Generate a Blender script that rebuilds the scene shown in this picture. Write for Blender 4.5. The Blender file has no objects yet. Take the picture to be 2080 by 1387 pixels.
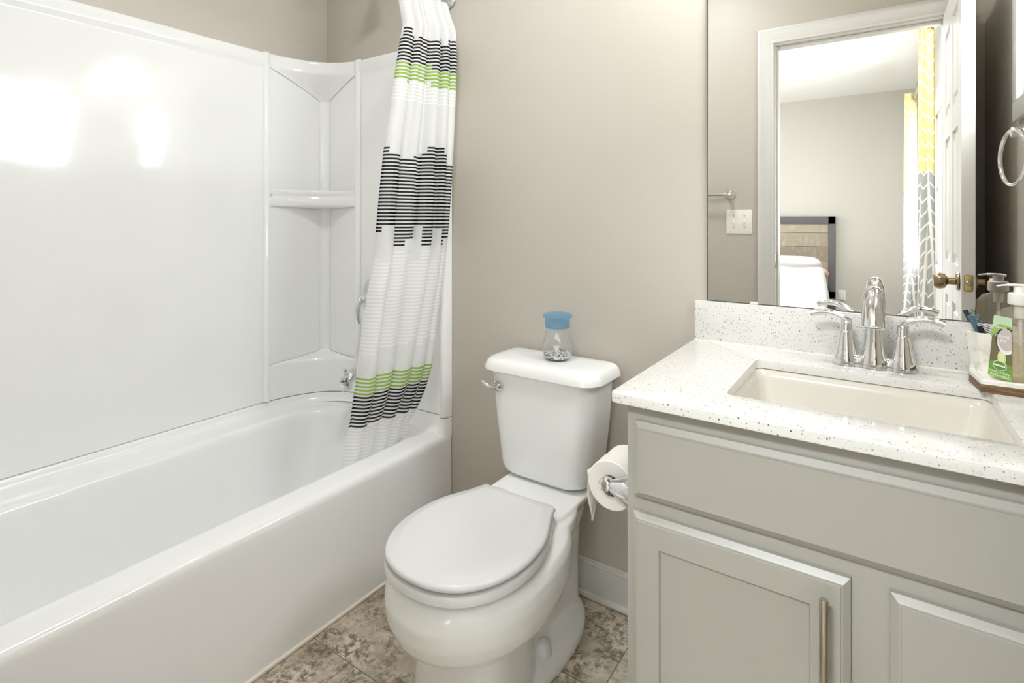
import bpy, bmesh, math, random
from mathutils import Vector, Matrix
random.seed(7)
PI = math.pi
S = bpy.context.scene
COL = S.collection

# ------------------------------------------------------------------ camera
cam_d = bpy.data.cameras.new('camera')
cam = bpy.data.objects.new('camera', cam_d)
COL.objects.link(cam)
S.camera = cam
cam.location = (2.142, -1.600, 1.218)
cam.rotation_euler = (PI / 2, 0, math.radians(34.4))
cam_d.sensor_fit = 'HORIZONTAL'
cam_d.sensor_width = 36.0
cam_d.lens = 36.0 * 1104.0 / 2080.0
cam_d.shift_y = -(693.5 - 446.0) / 2080.0
cam_d.clip_start = 0.01
cam_d.clip_end = 60

# ------------------------------------------------------------------ world, exposure
world = bpy.data.worlds.new('sky')
S.world = world
world.use_nodes = True
wn = world.node_tree
wn.nodes['Background'].inputs[0].default_value = (0.86, 0.93, 1.0, 1)
wn.nodes['Background'].inputs[1].default_value = 6.0
S.view_settings.view_transform = 'Standard'
S.view_settings.look = 'None'
S.view_settings.gamma = 1.0
S.view_settings.exposure = 0.38
S.cycles.max_bounces = 10
S.cycles.diffuse_bounces = 6
S.cycles.glossy_bounces = 6
S.cycles.transmission_bounces = 6
S.cycles.transparent_max_bounces = 12
S.cycles.caustics_reflective = False
S.cycles.caustics_refractive = False
S.cycles.sample_clamp_indirect = 6.0

def area_light(name, loc, rot, sx, sy, power, color, shape='RECTANGLE'):
    d = bpy.data.lights.new(name, 'AREA')
    d.shape = shape; d.size = sx
    if shape in ('RECTANGLE', 'ELLIPSE'): d.size_y = sy
    d.energy = power; d.color = color
    o = bpy.data.objects.new(name, d); COL.objects.link(o)
    o.location = loc; o.rotation_euler = rot
    return o

def point_light(name, loc, power, color, radius):
    d = bpy.data.lights.new(name, 'POINT'); d.energy = power; d.color = color; d.shadow_soft_size = radius
    o = bpy.data.objects.new(name, d); COL.objects.link(o); o.location = loc
    return o

# daylight through the small bathroom window and the bedroom window
area_light('bath_window_daylight', (2.66, -0.47, 1.85), (0, PI / 2, 0), 0.50, 0.50, 8.5, (0.95, 0.98, 1.0))
area_light('bedroom_window_daylight', (2.72, -3.95, 1.5), (0, PI / 2, 0), 1.4, 1.9, 20, (0.95, 0.98, 1.0))
area_light('bedroom_side_window_daylight', (-1.75, -3.9, 1.5), (0, -PI / 2, 0), 1.4, 2.0, 9, (0.95, 0.98, 1.0))
# lamps of the rooms, plus an added fill beyond the doorway
LAMP = (1.0, 0.965, 0.915)
area_light('bath_ceiling_lamp', (1.25, -0.80, 2.655), (0, 0, 0), 0.30, 0.30, 10.5, (0.91, 0.96, 1.0), 'DISK')
area_light('bedroom_ceiling_lamp', (0.9, -3.9, 2.60), (0, 0, 0), 0.4, 0.4, 4, (1.0, 0.97, 0.93), 'DISK')
area_light('entry_fill_lamp', (1.75, -2.75, 2.66), (0, 0, 0), 0.50, 0.50, 64, (0.89, 0.955, 1.0), 'DISK')  # unseen lamp, added to brighten the vanity front, toilet bowl and tub apron
for i, bx_ in enumerate((1.84, 2.20)):
    point_light('vanity_bulb', (bx_, -0.14, 2.125), 3.5, LAMP, 0.035)

# ------------------------------------------------------------------ materials
def lin(c):
    c = c / 255.0
    return c / 12.92 if c <= 0.04045 else ((c + 0.055) / 1.055) ** 2.4
def rgb(r, g, b): return (lin(r), lin(g), lin(b), 1.0)

class Mat:
    def __init__(s, name):
        s.m = bpy.data.materials.new(name); s.m.use_nodes = True
        s.t = s.m.node_tree; s.p = s.t.nodes['Principled BSDF']; s.out = s.t.nodes['Material Output']
    def n(s, typ, **kw):
        x = s.t.nodes.new(typ)
        for k, v in kw.items(): setattr(x, k, v)
        return x
    def l(s, a, b): s.t.links.new(a, b)
    def set(s, **kw):
        for k, v in kw.items():
            s.p.inputs[k.replace('_', ' ')].default_value = v
        return s
    def coord(s, kind='Object', scale=(1, 1, 1)):
        c = s.n('ShaderNodeTexCoord'); m = s.n('ShaderNodeMapping'); m.inputs['Scale'].default_value = scale
        s.l(c.outputs[kind], m.inputs[0]); return m.outputs[0]
    def noise(s, vec, scale, detail=4, rough=0.5):
        x = s.n('ShaderNodeTexNoise'); s.l(vec, x.inputs['Vector'])
        x.inputs['Scale'].default_value = scale; x.inputs['Detail'].default_value = detail; x.inputs['Roughness'].default_value = rough
        return x.outputs[0]
    def ramp(s, fac, stops, interp='LINEAR'):
        r = s.n('ShaderNodeValToRGB'); r.color_ramp.interpolation = interp
        e = r.color_ramp.elements
        while len(e) < len(stops): e.new(0.5)
        for k, (p, c) in enumerate(stops):
            e[k].position = p; e[k].color = c if len(c) == 4 else (*c, 1)
        s.l(fac, r.inputs[0]); return r.outputs[0]
    def mix(s, f, a, b):
        x = s.n('ShaderNodeMix', data_type='RGBA')
        for sock, v in ((0, f), (6, a), (7, b)):
            if hasattr(v, 'is_output') or isinstance(v, bpy.types.NodeSocket): s.l(v, x.inputs[sock])
            else: x.inputs[sock].default_value = v
        return x.outputs[2]
    def math(s, op, a, b=0.0, c=0.0):
        x = s.n('ShaderNodeMath', operation=op)
        for k, v in enumerate((a, b, c)):
            if isinstance(v, bpy.types.NodeSocket): s.l(v, x.inputs[k])
            else: x.inputs[k].default_value = v
        return x.outputs[0]
    def bump(s, h, strength, dist):
        b = s.n('ShaderNodeBump'); b.inputs['Strength'].default_value = strength; b.inputs['Distance'].default_value = dist
        s.l(h, b.inputs['Height']); s.l(b.outputs[0], s.p.inputs['Normal'])

def simple(name, col, rough=0.5, metal=0.0, **kw):
    m = Mat(name); m.set(Base_Color=col, Roughness=rough, Metallic=metal)
    for k, v in kw.items(): m.p.inputs[k.replace('_', ' ')].default_value = v
    return m.m

def wall_paint(name, col, rough=0.45):
    m = Mat(name); m.set(Base_Color=col, Roughness=rough)
    v = m.coord('Object')
    m.bump(m.noise(v, 55, 3), 0.10, 0.004)
    return m.m

M = {}
M['wall'] = wall_paint('greige_wall_paint', rgb(192, 185, 174), 0.42)
M['bed_wall'] = wall_paint('bedroom_wall_paint', rgb(205, 201, 192), 0.6)
M['ceiling'] = wall_paint('ceiling_paint', rgb(240, 239, 236), 0.8)
M['trim'] = simple('white_trim_paint', rgb(212, 210, 205), 0.3)
M['door'] = simple('white_door_paint', rgb(232, 231, 227), 0.28)
M['caulk'] = simple('cream_caulk', rgb(236, 228, 215), 0.5)

m = Mat('white_acrylic'); m.set(Base_Color=rgb(239, 239, 238), Roughness=0.10)
m.p.inputs['Coat Weight'].default_value = 0.3; m.p.inputs['Coat Roughness'].default_value = 0.06
m.bump(m.noise(m.coord('Object'), 5.5, 2), 0.16, 0.010)
M['acrylic'] = m.m
M['tub'] = simple('white_tub_acrylic', rgb(241, 241, 240), 0.13)
M['porcelain'] = simple('white_porcelain', rgb(239, 239, 237), 0.06)
M['seat'] = simple('white_seat_plastic', rgb(222, 222, 222), 0.20)
M['sink'] = simple('white_sink_china', rgb(208, 203, 192), 0.08)
M['chrome'] = simple('chrome', (0.80, 0.80, 0.80, 1), 0.06, 1.0)
M['nickel'] = simple('brushed_nickel', rgb(178, 168, 152), 0.30, 1.0)
M['brass'] = simple('antique_brass', rgb(158, 140, 112), 0.28, 1.0)
M['gold'] = simple('latch_brass', rgb(196, 176, 118), 0.3, 1.0)
M['mirror'] = simple('mirror_silver', (0.93, 0.93, 0.915, 1), 0.0, 1.0)
M['mirror_edge'] = simple('mirror_edge', rgb(90, 100, 96), 0.15, 0.6)
M['cabinet'] = simple('grey_cabinet_paint', rgb(166, 163, 154), 0.36)
M['paper'] = simple('tissue_paper', rgb(238, 234, 226), 0.9)
M['card'] = simple('cardboard', rgb(150, 128, 106), 0.9)
M['dark'] = simple('dark_gap', rgb(40, 38, 34), 0.8)
M['plastic_white'] = simple('white_plastic', rgb(238, 235, 228), 0.35)
M['plastic_black'] = simple('black_plastic', rgb(30, 28, 27), 0.35)
M['plastic_blue'] = simple('slate_blue_plastic', rgb(78, 106, 122), 0.4)
M['plastic_pink'] = simple('clear_pink_clip', rgb(232, 214, 206), 0.2)
M['linen'] = wall_paint('white_bedding', rgb(244, 244, 243), 0.9)
M['pink'] = simple('pink_fabric', rgb(226, 186, 176), 0.9)

def shade_glow(name, col, strength):
    m = Mat(name); m.set(Base_Color=rgb(245, 240, 230), Roughness=0.4)
    m.p.inputs['Emission Color'].default_value = col; m.p.inputs['Emission Strength'].default_value = strength
    return m.m
M['lit_glass'] = shade_glow('lit_frosted_glass', (1.0, 0.97, 0.92, 1), 2.8)
M['lit_dome'] = shade_glow('lit_ceiling_dome', (1.0, 0.96, 0.9, 1), 2.0)

def clear(name, tint=(1, 1, 1, 1), gloss=1.0, body=0.0, body_col=(1, 1, 1, 1), ior=1.45):
    m = Mat(name); t = m.n('ShaderNodeBsdfTransparent'); t.inputs[0].default_value = tint
    g = m.n('ShaderNodeBsdfGlossy'); g.inputs['Roughness'].default_value = 0.02
    lw = m.n('ShaderNodeLayerWeight'); fz = m.math('MULTIPLY_ADD', m.math('POWER', lw.outputs['Facing'], 4.0), 0.6, 0.04)
    mx = m.n('ShaderNodeMixShader'); m.l(m.math('MULTIPLY', fz, gloss), mx.inputs[0]); m.l(t.outputs[0], mx.inputs[1]); m.l(g.outputs[0], mx.inputs[2])
    last = mx.outputs[0]
    if body > 0:
        d = m.n('ShaderNodeBsdfDiffuse'); d.inputs[0].default_value = body_col
        tr = m.n('ShaderNodeBsdfTranslucent'); tr.inputs[0].default_value = body_col
        dd = m.n('ShaderNodeMixShader'); dd.inputs[0].default_value = 0.5; m.l(d.outputs[0], dd.inputs[1]); m.l(tr.outputs[0], dd.inputs[2])
        m2 = m.n('ShaderNodeMixShader'); m2.inputs[0].default_value = body; m.l(last, m2.inputs[1]); m.l(dd.outputs[0], m2.inputs[2])
        last = m2.outputs[0]
    m.l(last, m.out.inputs[0]); return m.m
M['pane'] = clear('window_glass', gloss=0.5)
M['glass'] = clear('clear_glass', (0.97, 0.975, 0.97, 1), 1.0, 0.05, ior=1.5)
M['blue_glass'] = clear('blue_plastic_clear', (0.62, 0.80, 0.93, 1), 0.8, 0.22, rgb(160, 205, 236))
M['soap_plastic'] = clear('clear_soap_bottle', (0.96, 0.95, 0.90, 1), 0.7, 0.16, rgb(240, 234, 218))
M['soap_liquid'] = clear('soap_liquid', (0.98, 0.96, 0.90, 1), 0.2, 0.25, rgb(246, 238, 220))

# speckled quartz
m = Mat('speckled_quartz'); m.set(Roughness=0.14)
v = m.coord('Object')
base = m.mix(m.noise(v, 30, 3), rgb(214, 211, 206), rgb(224, 222, 217))
def specks(scale, thr, keep, col, base):
    vo = m.n('ShaderNodeTexVoronoi'); m.l(v, vo.inputs['Vector']); vo.inputs['Scale'].default_value = scale
    sep = m.n('ShaderNodeSeparateColor'); m.l(vo.outputs['Color'], sep.inputs[0])
    th = m.math('MULTIPLY', sep.outputs[1], thr)
    near = m.math('LESS_THAN', vo.outputs['Distance'], th)
    kp = m.math('LESS_THAN', sep.outputs[0], keep)
    return m.mix(m.math('MULTIPLY', near, kp), base, col)
c = specks(330, 0.42, 0.50, rgb(202, 197, 188), base)
c = specks(260, 0.40, 0.30, rgb(158, 150, 140), c)
c = specks(210, 0.34, 0.13, rgb(88, 82, 76), c)
m.l(c, m.p.inputs['Base Color'])
M['quartz'] = m.m

# stone look vinyl tile floor
m = Mat('stone_vinyl_tile'); m.set(Roughness=0.38)
tc = m.n('ShaderNodeTexCoord'); mp = m.n('ShaderNodeMapping'); m.l(tc.outputs['Object'], mp.inputs[0])
mp.inputs['Location'].default_value = (-0.93, 0.62, 0)
br = m.n('ShaderNodeTexBrick'); m.l(mp.outputs[0], br.inputs['Vector'])
br.offset = 0.5; br.inputs['Scale'].default_value = 1.0; br.inputs['Mortar Size'].default_value = 0.0012
br.inputs['Mortar Smooth'].default_value = 0.2; br.inputs['Brick Width'].default_value = 0.61; br.inputs['Row Height'].default_value = 0.305
br.inputs['Color1'].default_value = (0.0, 0, 0, 1); br.inputs['Color2'].default_value = (1, 1, 1, 1); br.inputs['Bias'].default_value = 0
ofs = m.n('ShaderNodeVectorMath', operation='MULTIPLY_ADD'); m.l(br.outputs['Color'], ofs.inputs[0]); ofs.inputs[1].default_value = (7, 3, 5); m.l(tc.outputs['Object'], ofs.inputs[2])
v = ofs.outputs[0]
n1 = m.noise(v, 7, 6, 0.62); n2 = m.noise(v, 62, 8, 0.75); n3 = m.noise(v, 13, 6, 0.62)
tile = m.mix(m.ramp(n1, [(0.35, (0, 0, 0)), (0.65, (1, 1, 1))]), rgb(166, 153, 134), rgb(230, 219, 201))
patch = m.ramp(n3, [(0.42, (0, 0, 0)), (0.56, (1, 1, 1))])
grit = m.ramp(n2, [(0.45, (0, 0, 0)), (0.56, (1, 1, 1))])
dk = m.math('MULTIPLY', patch, grit)
tile = m.mix(m.math('MULTIPLY', dk, 0.85), tile, rgb(92, 80, 66))
tile = m.mix(m.math('MULTIPLY', grit, 0.22), tile, rgb(130, 117, 100))
tile = m.mix(br.outputs['Fac'], tile, rgb(96, 86, 72))
m.l(tile, m.p.inputs['Base Color'])
m.bump(n2, 0.12, 0.004)
M['floor'] = m.m

m = Mat('bedroom_carpet'); m.set(Roughness=0.95)
m.l(m.mix(m.noise(m.coord('Object'), 90, 4), rgb(176, 168, 156), rgb(204, 197, 186)), m.p.inputs['Base Color'])
M['carpet'] = m.m

# marble
m = Mat('white_marble'); m.set(Roughness=0.25)
v = m.coord('Object', (1, 1, 1))
nn = m.noise(v, 14, 6, 0.55)
vein = m.math('ABSOLUTE', m.math('SUBTRACT', nn, 0.5))
m.l(m.ramp(vein, [(0.0, rgb(222, 217, 210)), (0.02, rgb(235, 231, 223)), (0.07, rgb(242, 238, 230))]), m.p.inputs['Base Color'])
M['marble'] = m.m

# dark brown wood of the tray
m = Mat('dark_tray_wood'); m.set(Roughness=0.5)
v = m.coord('Object', (6, 30, 90))
m.l(m.ramp(m.noise(v, 6, 5), [(0.3, rgb(62, 44, 28)), (0.7, rgb(142, 108, 72))]), m.p.inputs['Base Color'])
M['tray_wood'] = m.m

# reclaimed plank headboard
m = Mat('reclaimed_planks'); m.set(Roughness=0.7)
c_ = m.n('ShaderNodeTexCoord'); sp = m.n('ShaderNodeSeparateXYZ'); m.l(c_.outputs['Object'], sp.inputs[0])
row = m.math('FLOOR', m.math('DIVIDE', sp.outputs[2], 0.175))
wnz = m.n('ShaderNodeTexWhiteNoise', noise_dimensions='1D'); m.l(row, wnz.inputs['W'])
v = m.coord('Object', (1.6, 1, 16))
g = m.noise(v, 6, 7, 0.7)
colA = m.mix(wnz.outputs[0], rgb(158, 140, 122), rgb(196, 180, 158))
cc = m.mix(m.math('MULTIPLY', g, 0.7), colA, rgb(122, 118, 108))
cc = m.mix(m.ramp(m.noise(m.coord('Object', (5, 1, 3)), 4, 4), [(0.5, (0, 0, 0)), (0.75, (0.7, 0.7, 0.7))]), cc, rgb(186, 176, 158))
gap = m.math('LESS_THAN', m.math('FRACT', m.math('DIVIDE', sp.outputs[2], 0.175)), 0.03)
m.l(m.mix(gap, cc, rgb(60, 52, 44)), m.p.inputs['Base Color'])
M['planks'] = m.m
M['charcoal_wood'] = wall_paint('charcoal_wood', rgb(98, 96, 98), 0.6)

# coloured pebbles
m = Mat('black_white_gravel'); m.set(Roughness=0.4)
vo = m.n('ShaderNodeTexVoronoi'); m.l(m.coord('Object'), vo.inputs['Vector']); vo.inputs['Scale'].default_value = 330
sep = m.n('ShaderNodeSeparateColor'); m.l(vo.outputs['Color'], sep.inputs[0])
m.l(m.ramp(sep.outputs[0], [(0.0, rgb(30, 30, 32)), (0.28, rgb(40, 40, 44)), (0.30, rgb(170, 168, 164)), (0.5, rgb(236, 234, 228)), (1.0, rgb(244, 242, 238))], 'CONSTANT'), m.p.inputs['Base Color'])
M['gravel'] = m.m

# shower curtain cloth with printed stripe blocks  (UV: u = metres across the cloth, v = height in metres)
m = Mat('striped_curtain_cloth')
uv = m.n('ShaderNodeUVMap'); uv.uv_map = 'UVMap'
sp = m.n('ShaderNodeSeparateXYZ'); m.l(uv.outputs[0], sp.inputs[0])
U, V = sp.outputs[0], sp.outputs[1]
PER = 0.0125
def colrand(width, seed):
    w = m.n('ShaderNodeTexWhiteNoise', noise_dimensions='1D')
    m.l(m.math('ADD', m.math('FLOOR', m.math('DIVIDE', U, width)), seed), w.inputs['W'])
    return w.outputs[0]
def band(z0, z1, r0=None, k0=0, r1=None, k1=0):
    lo = m.math('ADD', z0, m.math('MULTIPLY', m.math('FLOOR', m.math('MULTIPLY', r0, k0 + 0.999)), PER)) if r0 is not None else z0
    hi = m.math('SUBTRACT', z1, m.math('MULTIPLY', m.math('FLOOR', m.math('MULTIPLY', r1, k1 + 0.999)), PER)) if r1 is not None else z1
    return m.math('MULTIPLY', m.math('GREATER_THAN', V, lo), m.math('LESS_THAN', V, hi))
stripe = m.math('LESS_THAN', m.math('FRACT', m.math('DIVIDE', V, PER)), 0.52)
rA = colrand(0.052, 3.0); rB = colrand(0.052, 31.0); rC = colrand(0.062, 57.0); rD = colrand(0.062, 91.0)
def madd(*a):
    s_ = a[0]
    for x in a[1:]: s_ = m.math('MAXIMUM', s_, x)
    return s_
gb = m.math('ADD', 1.7625, m.math('MULTIPLY', m.math('FLOOR', m.math('MULTIPLY', rB, 2.999)), PER))
gt = m.math('SUBTRACT', gb, PER * 5)
btop = m.math('SUBTRACT', 1.900, m.math('MULTIPLY', m.math('FLOOR', m.math('MULTIPLY', rA, 3.999)), PER))
black = madd(m.math('MULTIPLY', m.math('GREATER_THAN', V, gb), m.math('LESS_THAN', V, btop)), band(1.125, 1.4875, rC, 6, rD, 6), band(0.5125, 0.6250))
green = madd(m.math('MULTIPLY', m.math('GREATER_THAN', V, gt), m.math('LESS_THAN', V, gb)), band(0.6250, 0.6875))
white = madd(m.math('MULTIPLY', m.math('GREATER_THAN', V, 1.6375), m.math('LESS_THAN', V, gt)), band(0.7625, 1.1125, rA, 2, rC, 3), band(0.36, 0.5125))
black = m.math('MULTIPLY', black, stripe); green = m.math('MULTIPLY', green, stripe); white = m.math('MULTIPLY', white, stripe)
col = m.mix(black, rgb(246, 246, 246), rgb(22, 22, 26))
col = m.mix(green, col, rgb(150, 188, 62))
col = m.mix(white, col, rgb(248, 248, 247))
op = m.math('MAXIMUM', m.math('MAXIMUM', black, m.math('MULTIPLY', green, 0.6)), m.math('MULTIPLY', white, 0.55))
d = m.n('ShaderNodeBsdfDiffuse'); m.l(col, d.inputs[0])
tr = m.n('ShaderNodeBsdfTranslucent'); m.l(col, tr.inputs[0])
mx = m.n('ShaderNodeMixShader'); m.l(m.math('MULTIPLY_ADD', op, -0.2, 0.38), mx.inputs[0]); m.l(d.outputs[0], mx.inputs[1]); m.l(tr.outputs[0], mx.inputs[2])
tp = m.n('ShaderNodeBsdfTransparent')
mx2 = m.n('ShaderNodeMixShader'); m.l(m.math('MULTIPLY_ADD', op, -0.17, 0.21), mx2.inputs[0]); m.l(mx.outputs[0], mx2.inputs[1]); m.l(tp.outputs[0], mx2.inputs[2])
m.l(mx2.outputs[0], m.out.inputs[0])
M['curtain'] = m.m

# bedroom curtain: chevron print, yellow above grey
m = Mat('chevron_curtain_cloth')
uv = m.n('ShaderNodeUVMap'); uv.uv_map = 'UVMap'
sp = m.n('ShaderNodeSeparateXYZ'); m.l(uv.outputs[0], sp.inputs[0]); U, V = sp.outputs[0], sp.outputs[1]
tri = m.math('PINGPONG', U, 0.06)
ph = m.math('FRACT', m.math('DIVIDE', m.math('ADD', V, m.math('MULTIPLY', tri, 0.9)), 0.080))
ln = m.math('LESS_THAN', ph, 0.17)
cl = m.math('LESS_THAN', m.math('PINGPONG', m.math('ADD', U, 0.005), 0.06), 0.010)
ln = m.math('MAXIMUM', ln, cl)
yg = m.math('GREATER_THAN', V, 1.49)
cg = m.mix(yg, rgb(176, 175, 172), rgb(228, 213, 150))
cg = m.mix(ln, cg, rgb(240, 239, 234))
d = m.n('ShaderNodeBsdfDiffuse'); m.l(cg, d.inputs[0]); tr = m.n('ShaderNodeBsdfTranslucent'); m.l(cg, tr.inputs[0])
mx = m.n('ShaderNodeMixShader'); mx.inputs[0].default_value = 0.35; m.l(d.outputs[0], mx.inputs[1]); m.l(tr.outputs[0], mx.inputs[2]); m.l(mx.outputs[0], m.out.inputs[0])
M['chevron'] = m.m

# ------------------------------------------------------------------ mesh helpers
def smooth(me, angle=35):
    for p in me.polygons: p.use_smooth = True
    try: me.set_sharp_from_angle(angle=math.radians(angle))
    except Exception: pass

class B:
    """collects shapes into one mesh"""
    def __init__(s): s.bm = bmesh.new()
    def box(s, x0, x1, y0, y1, z0, z1, bev=0.0, seg=2):
        t = bmesh.new(); bmesh.ops.create_cube(t, size=1)
        for v in t.verts:
            v.co = Vector(((x0 + x1) / 2 + v.co.x * (x1 - x0), (y0 + y1) / 2 + v.co.y * (y1 - y0), (z0 + z1) / 2 + v.co.z * (z1 - z0)))
        if bev > 0: bmesh.ops.bevel(t, geom=t.edges[:], offset=bev, segments=seg, profile=0.5, affect='EDGES')
        s.merge(t); return s
    def merge(s, t, mat=None):
        if mat is not None: bmesh.ops.transform(t, matrix=mat, verts=t.verts)
        me = bpy.data.meshes.new('t'); t.to_mesh(me); t.free(); s.bm.from_mesh(me); bpy.data.meshes.remove(me); return s
    def rings(s, rings, closed=True, cap0=True, cap1=True):
        rows = [[s.bm.verts.new(p) for p in r] for r in rings]
        n = len(rows[0])
        for a, b in zip(rows, rows[1:]):
            for i in range(n if closed else n - 1):
                j = (i + 1) % n
                try: s.bm.faces.new((a[i], a[j], b[j], b[i]))
                except ValueError: pass
        if cap0 and closed: s.bm.faces.new(rows[0][::-1])
        if cap1 and closed: s.bm.faces.new(rows[-1])
        return s
    def lathe(s, prof, seg=32, loc=(0, 0, 0), axis='Z', cap0=True, cap1=True, mat=None):
        R = []
        for r, z in prof:
            r = max(r, 1e-5); ring = []
            for i in range(seg):
                a = 2 * PI * i / seg; x, y = r * math.cos(a), r * math.sin(a)
                p = {'Z': (x, y, z), 'X': (z, x, y), 'Y': (y, z, x), '-Y': (x, -z, y), '-X': (-z, y, x)}[axis]
                p = Vector(p)
                if mat is not None: p = mat @ p
                ring.append(p + Vector(loc))
            R.append(ring)
        return s.rings(R, True, cap0, cap1)
    def tube(s, pts, rad, seg=14, cap=True, flat=1.0, up=None):
        pts = [Vector(p) for p in pts]; R = []
        rs = rad if isinstance(rad, (list, tuple)) else [rad] * len(pts)
        prev = None
        for i, p in enumerate(pts):
            d = (pts[min(i + 1, len(pts) - 1)] - pts[max(i - 1, 0)]).normalized()
            if prev is None:
                u = Vector(up) if up else (Vector((0, 0, 1)) if abs(d.z) < 0.9 else Vector((1, 0, 0)))
            else: u = prev
            u = (u - d * u.dot(d)).normalized(); prev = u; w = d.cross(u)
            R.append([p + (u * math.cos(2 * PI * k / seg) * flat + w * math.sin(2 * PI * k / seg)) * rs[i] for k in range(seg)])
        return s.rings(R, True, cap, cap)
    def torus(s, c, R_, r_, axis='Z', seg=48, sec=12, rot=None):
        rows = []
        for i in range(seg):
            a = 2 * PI * i / seg; row = []
            for k in range(sec):
                b = 2 * PI * k / sec; q = R_ + r_ * math.cos(b)
                x, y, z = q * math.cos(a), q * math.sin(a), r_ * math.sin(b)
                p = Vector({'Z': (x, y, z), 'X': (z, x, y), 'Y': (x, z, y)}[axis])
                if rot is not None: p = rot @ p
                row.append(p + Vector(c))
            rows.append(row)
        rows.append(rows[0])
        vs = [[s.bm.verts.new(p) for p in r] for r in rows[:-1]]
        for i in range(seg):
            a, b = vs[i], vs[(i + 1) % seg]
            for k in range(sec): s.bm.faces.new((a[k], a[(k + 1) % sec], b[(k + 1) % sec], b[k]))
        return s
    def grid(s, rows, uvs=None):
        vs = [[s.bm.verts.new(p) for p in r] for r in rows]
        lay = s.bm.loops.layers.uv.new('UVMap') if uvs else None
        for i in range(len(vs) - 1):
            for j in range(len(vs[0]) - 1):
                q = ((i, j), (i, j + 1), (i + 1, j + 1), (i + 1, j))
                f = s.bm.faces.new([vs[a][b] for a, b in q])
                if lay:
                    for lp, (a, b) in zip(f.loops, q): lp[lay].uv = uvs[a][b]
        return s
    def prism(s, poly, z0, z1, bev=0.0):
        t = bmesh.new(); f = t.faces.new([t.verts.new((x, y, z0)) for x, y in poly])
        r = bmesh.ops.extrude_face_region(t, geom=[f])
        for v in [g for g in r['geom'] if isinstance(g, bmesh.types.BMVert)]: v.co.z = z1
        bmesh.ops.recalc_face_normals(t, faces=t.faces)
        if bev > 0: bmesh.ops.bevel(t, geom=t.edges[:], offset=bev, segments=2, profile=0.5, affect='EDGES')
        return s.merge(t)
    def build(s, name, mat, parent=None, ang=35, sm=True, recalc=True, loc=None):
        if recalc: bmesh.ops.recalc_face_normals(s.bm, faces=s.bm.faces)
        me = bpy.data.meshes.new(name); s.bm.to_mesh(me); s.bm.free()
        me.materials.append(mat)
        if sm: smooth(me, ang)
        o = bpy.data.objects.new(name, me); COL.objects.link(o)
        if parent is not None:
            o.parent = parent
            base = world_loc(parent)
            o.location = -base
        if loc is not None: o.location = Vector(o.location) + Vector(loc)
        return o

def world_loc(o):
    p = Vector((0, 0, 0))
    while o is not None: p += Vector(o.location); o = o.parent
    return p

def tag(o, label=None, cat=None, group=None, kind=None):
    for k, v in (('label', label), ('category', cat), ('group', group), ('kind', kind)):
        if v: o[k] = v
    return o
def thing(name, loc, label, cat, group=None):
    o = bpy.data.objects.new(name, None); COL.objects.link(o); o.location = loc; o.empty_display_size = 0.05
    return tag(o, label, cat, group)
def struct(o, label=None): return tag(o, label, None, None, 'structure')
def text(body, size, mat, parent, loc, rot, extrude=0.0002, name='lettering', sx=1.0):
    c = bpy.data.curves.new(name, 'FONT'); c.body = body; c.size = size; c.extrude = extrude; c.align_x = 'CENTER'; c.align_y = 'CENTER'
    c.materials.append(mat)
    tmp = bpy.data.objects.new('tmp', c); COL.objects.link(tmp); bpy.context.view_layer.update()
    me = bpy.data.meshes.new_from_object(tmp.evaluated_get(bpy.context.evaluated_depsgraph_get())); me.name = name
    bpy.data.objects.remove(tmp)
    o = bpy.data.objects.new(name, me); COL.objects.link(o); o.parent = parent
    o.matrix_basis = Matrix.Translation(Vector(loc) - world_loc(parent)) @ rot @ Matrix.Diagonal((sx, 1, 1, 1))
    return o
def bez(p0, p1, p2, n=16):
    p0, p1, p2 = Vector(p0), Vector(p1), Vector(p2)
    return [p0 * (1 - t) ** 2 + p1 * 2 * t * (1 - t) + p2 * t * t for t in [i / n for i in range(n + 1)]]
def catmull(P, n=8):
    P = [Vector(p) for p in P]; Q = [P[0] * 2 - P[1]] + P + [P[-1] * 2 - P[-2]]; out = []
    for i in range(1, len(Q) - 2):
        for k in range(n):
            t = k / n
            out.append(0.5 * ((2 * Q[i]) + (Q[i + 1] - Q[i - 1]) * t + (2 * Q[i - 1] - 5 * Q[i] + 4 * Q[i + 1] - Q[i + 2]) * t * t + (3 * Q[i] - Q[i - 1] - 3 * Q[i + 1] + Q[i + 2]) * t ** 3))
    out.append(P[-1]); return out

# ------------------------------------------------------------------ room shell
XR = 2.505; YD = -1.54; YB = -1.66; ZC = 2.74; YF = -6.26; XB = -1.55
b = B().box(-0.10, XR + 0.12, YB, 0.10, -0.06, 0.0); struct(b.build('floor', M['floor'], sm=False))
b = B().box(XB - 0.1, XR + 0.12, YF - 0.1, YB, -0.06, 0.0); struct(b.build('floor_bedroom', M['carpet'], sm=False))
b = B().box(XB - 0.1, XR + 0.12, YF - 0.1, 0.10, ZC, ZC + 0.06); struct(b.build('ceiling', M['ceiling'], sm=False))
b = B().box(-0.10, XR + 0.12, 0.0, 0.10, 0, ZC); struct(b.build('wall_front', M['wall'], sm=False))
b = B().box(-0.10, 0.0, YB, 0.0, 0, ZC); struct(b.build('wall_left', M['wall'], sm=False))
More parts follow.
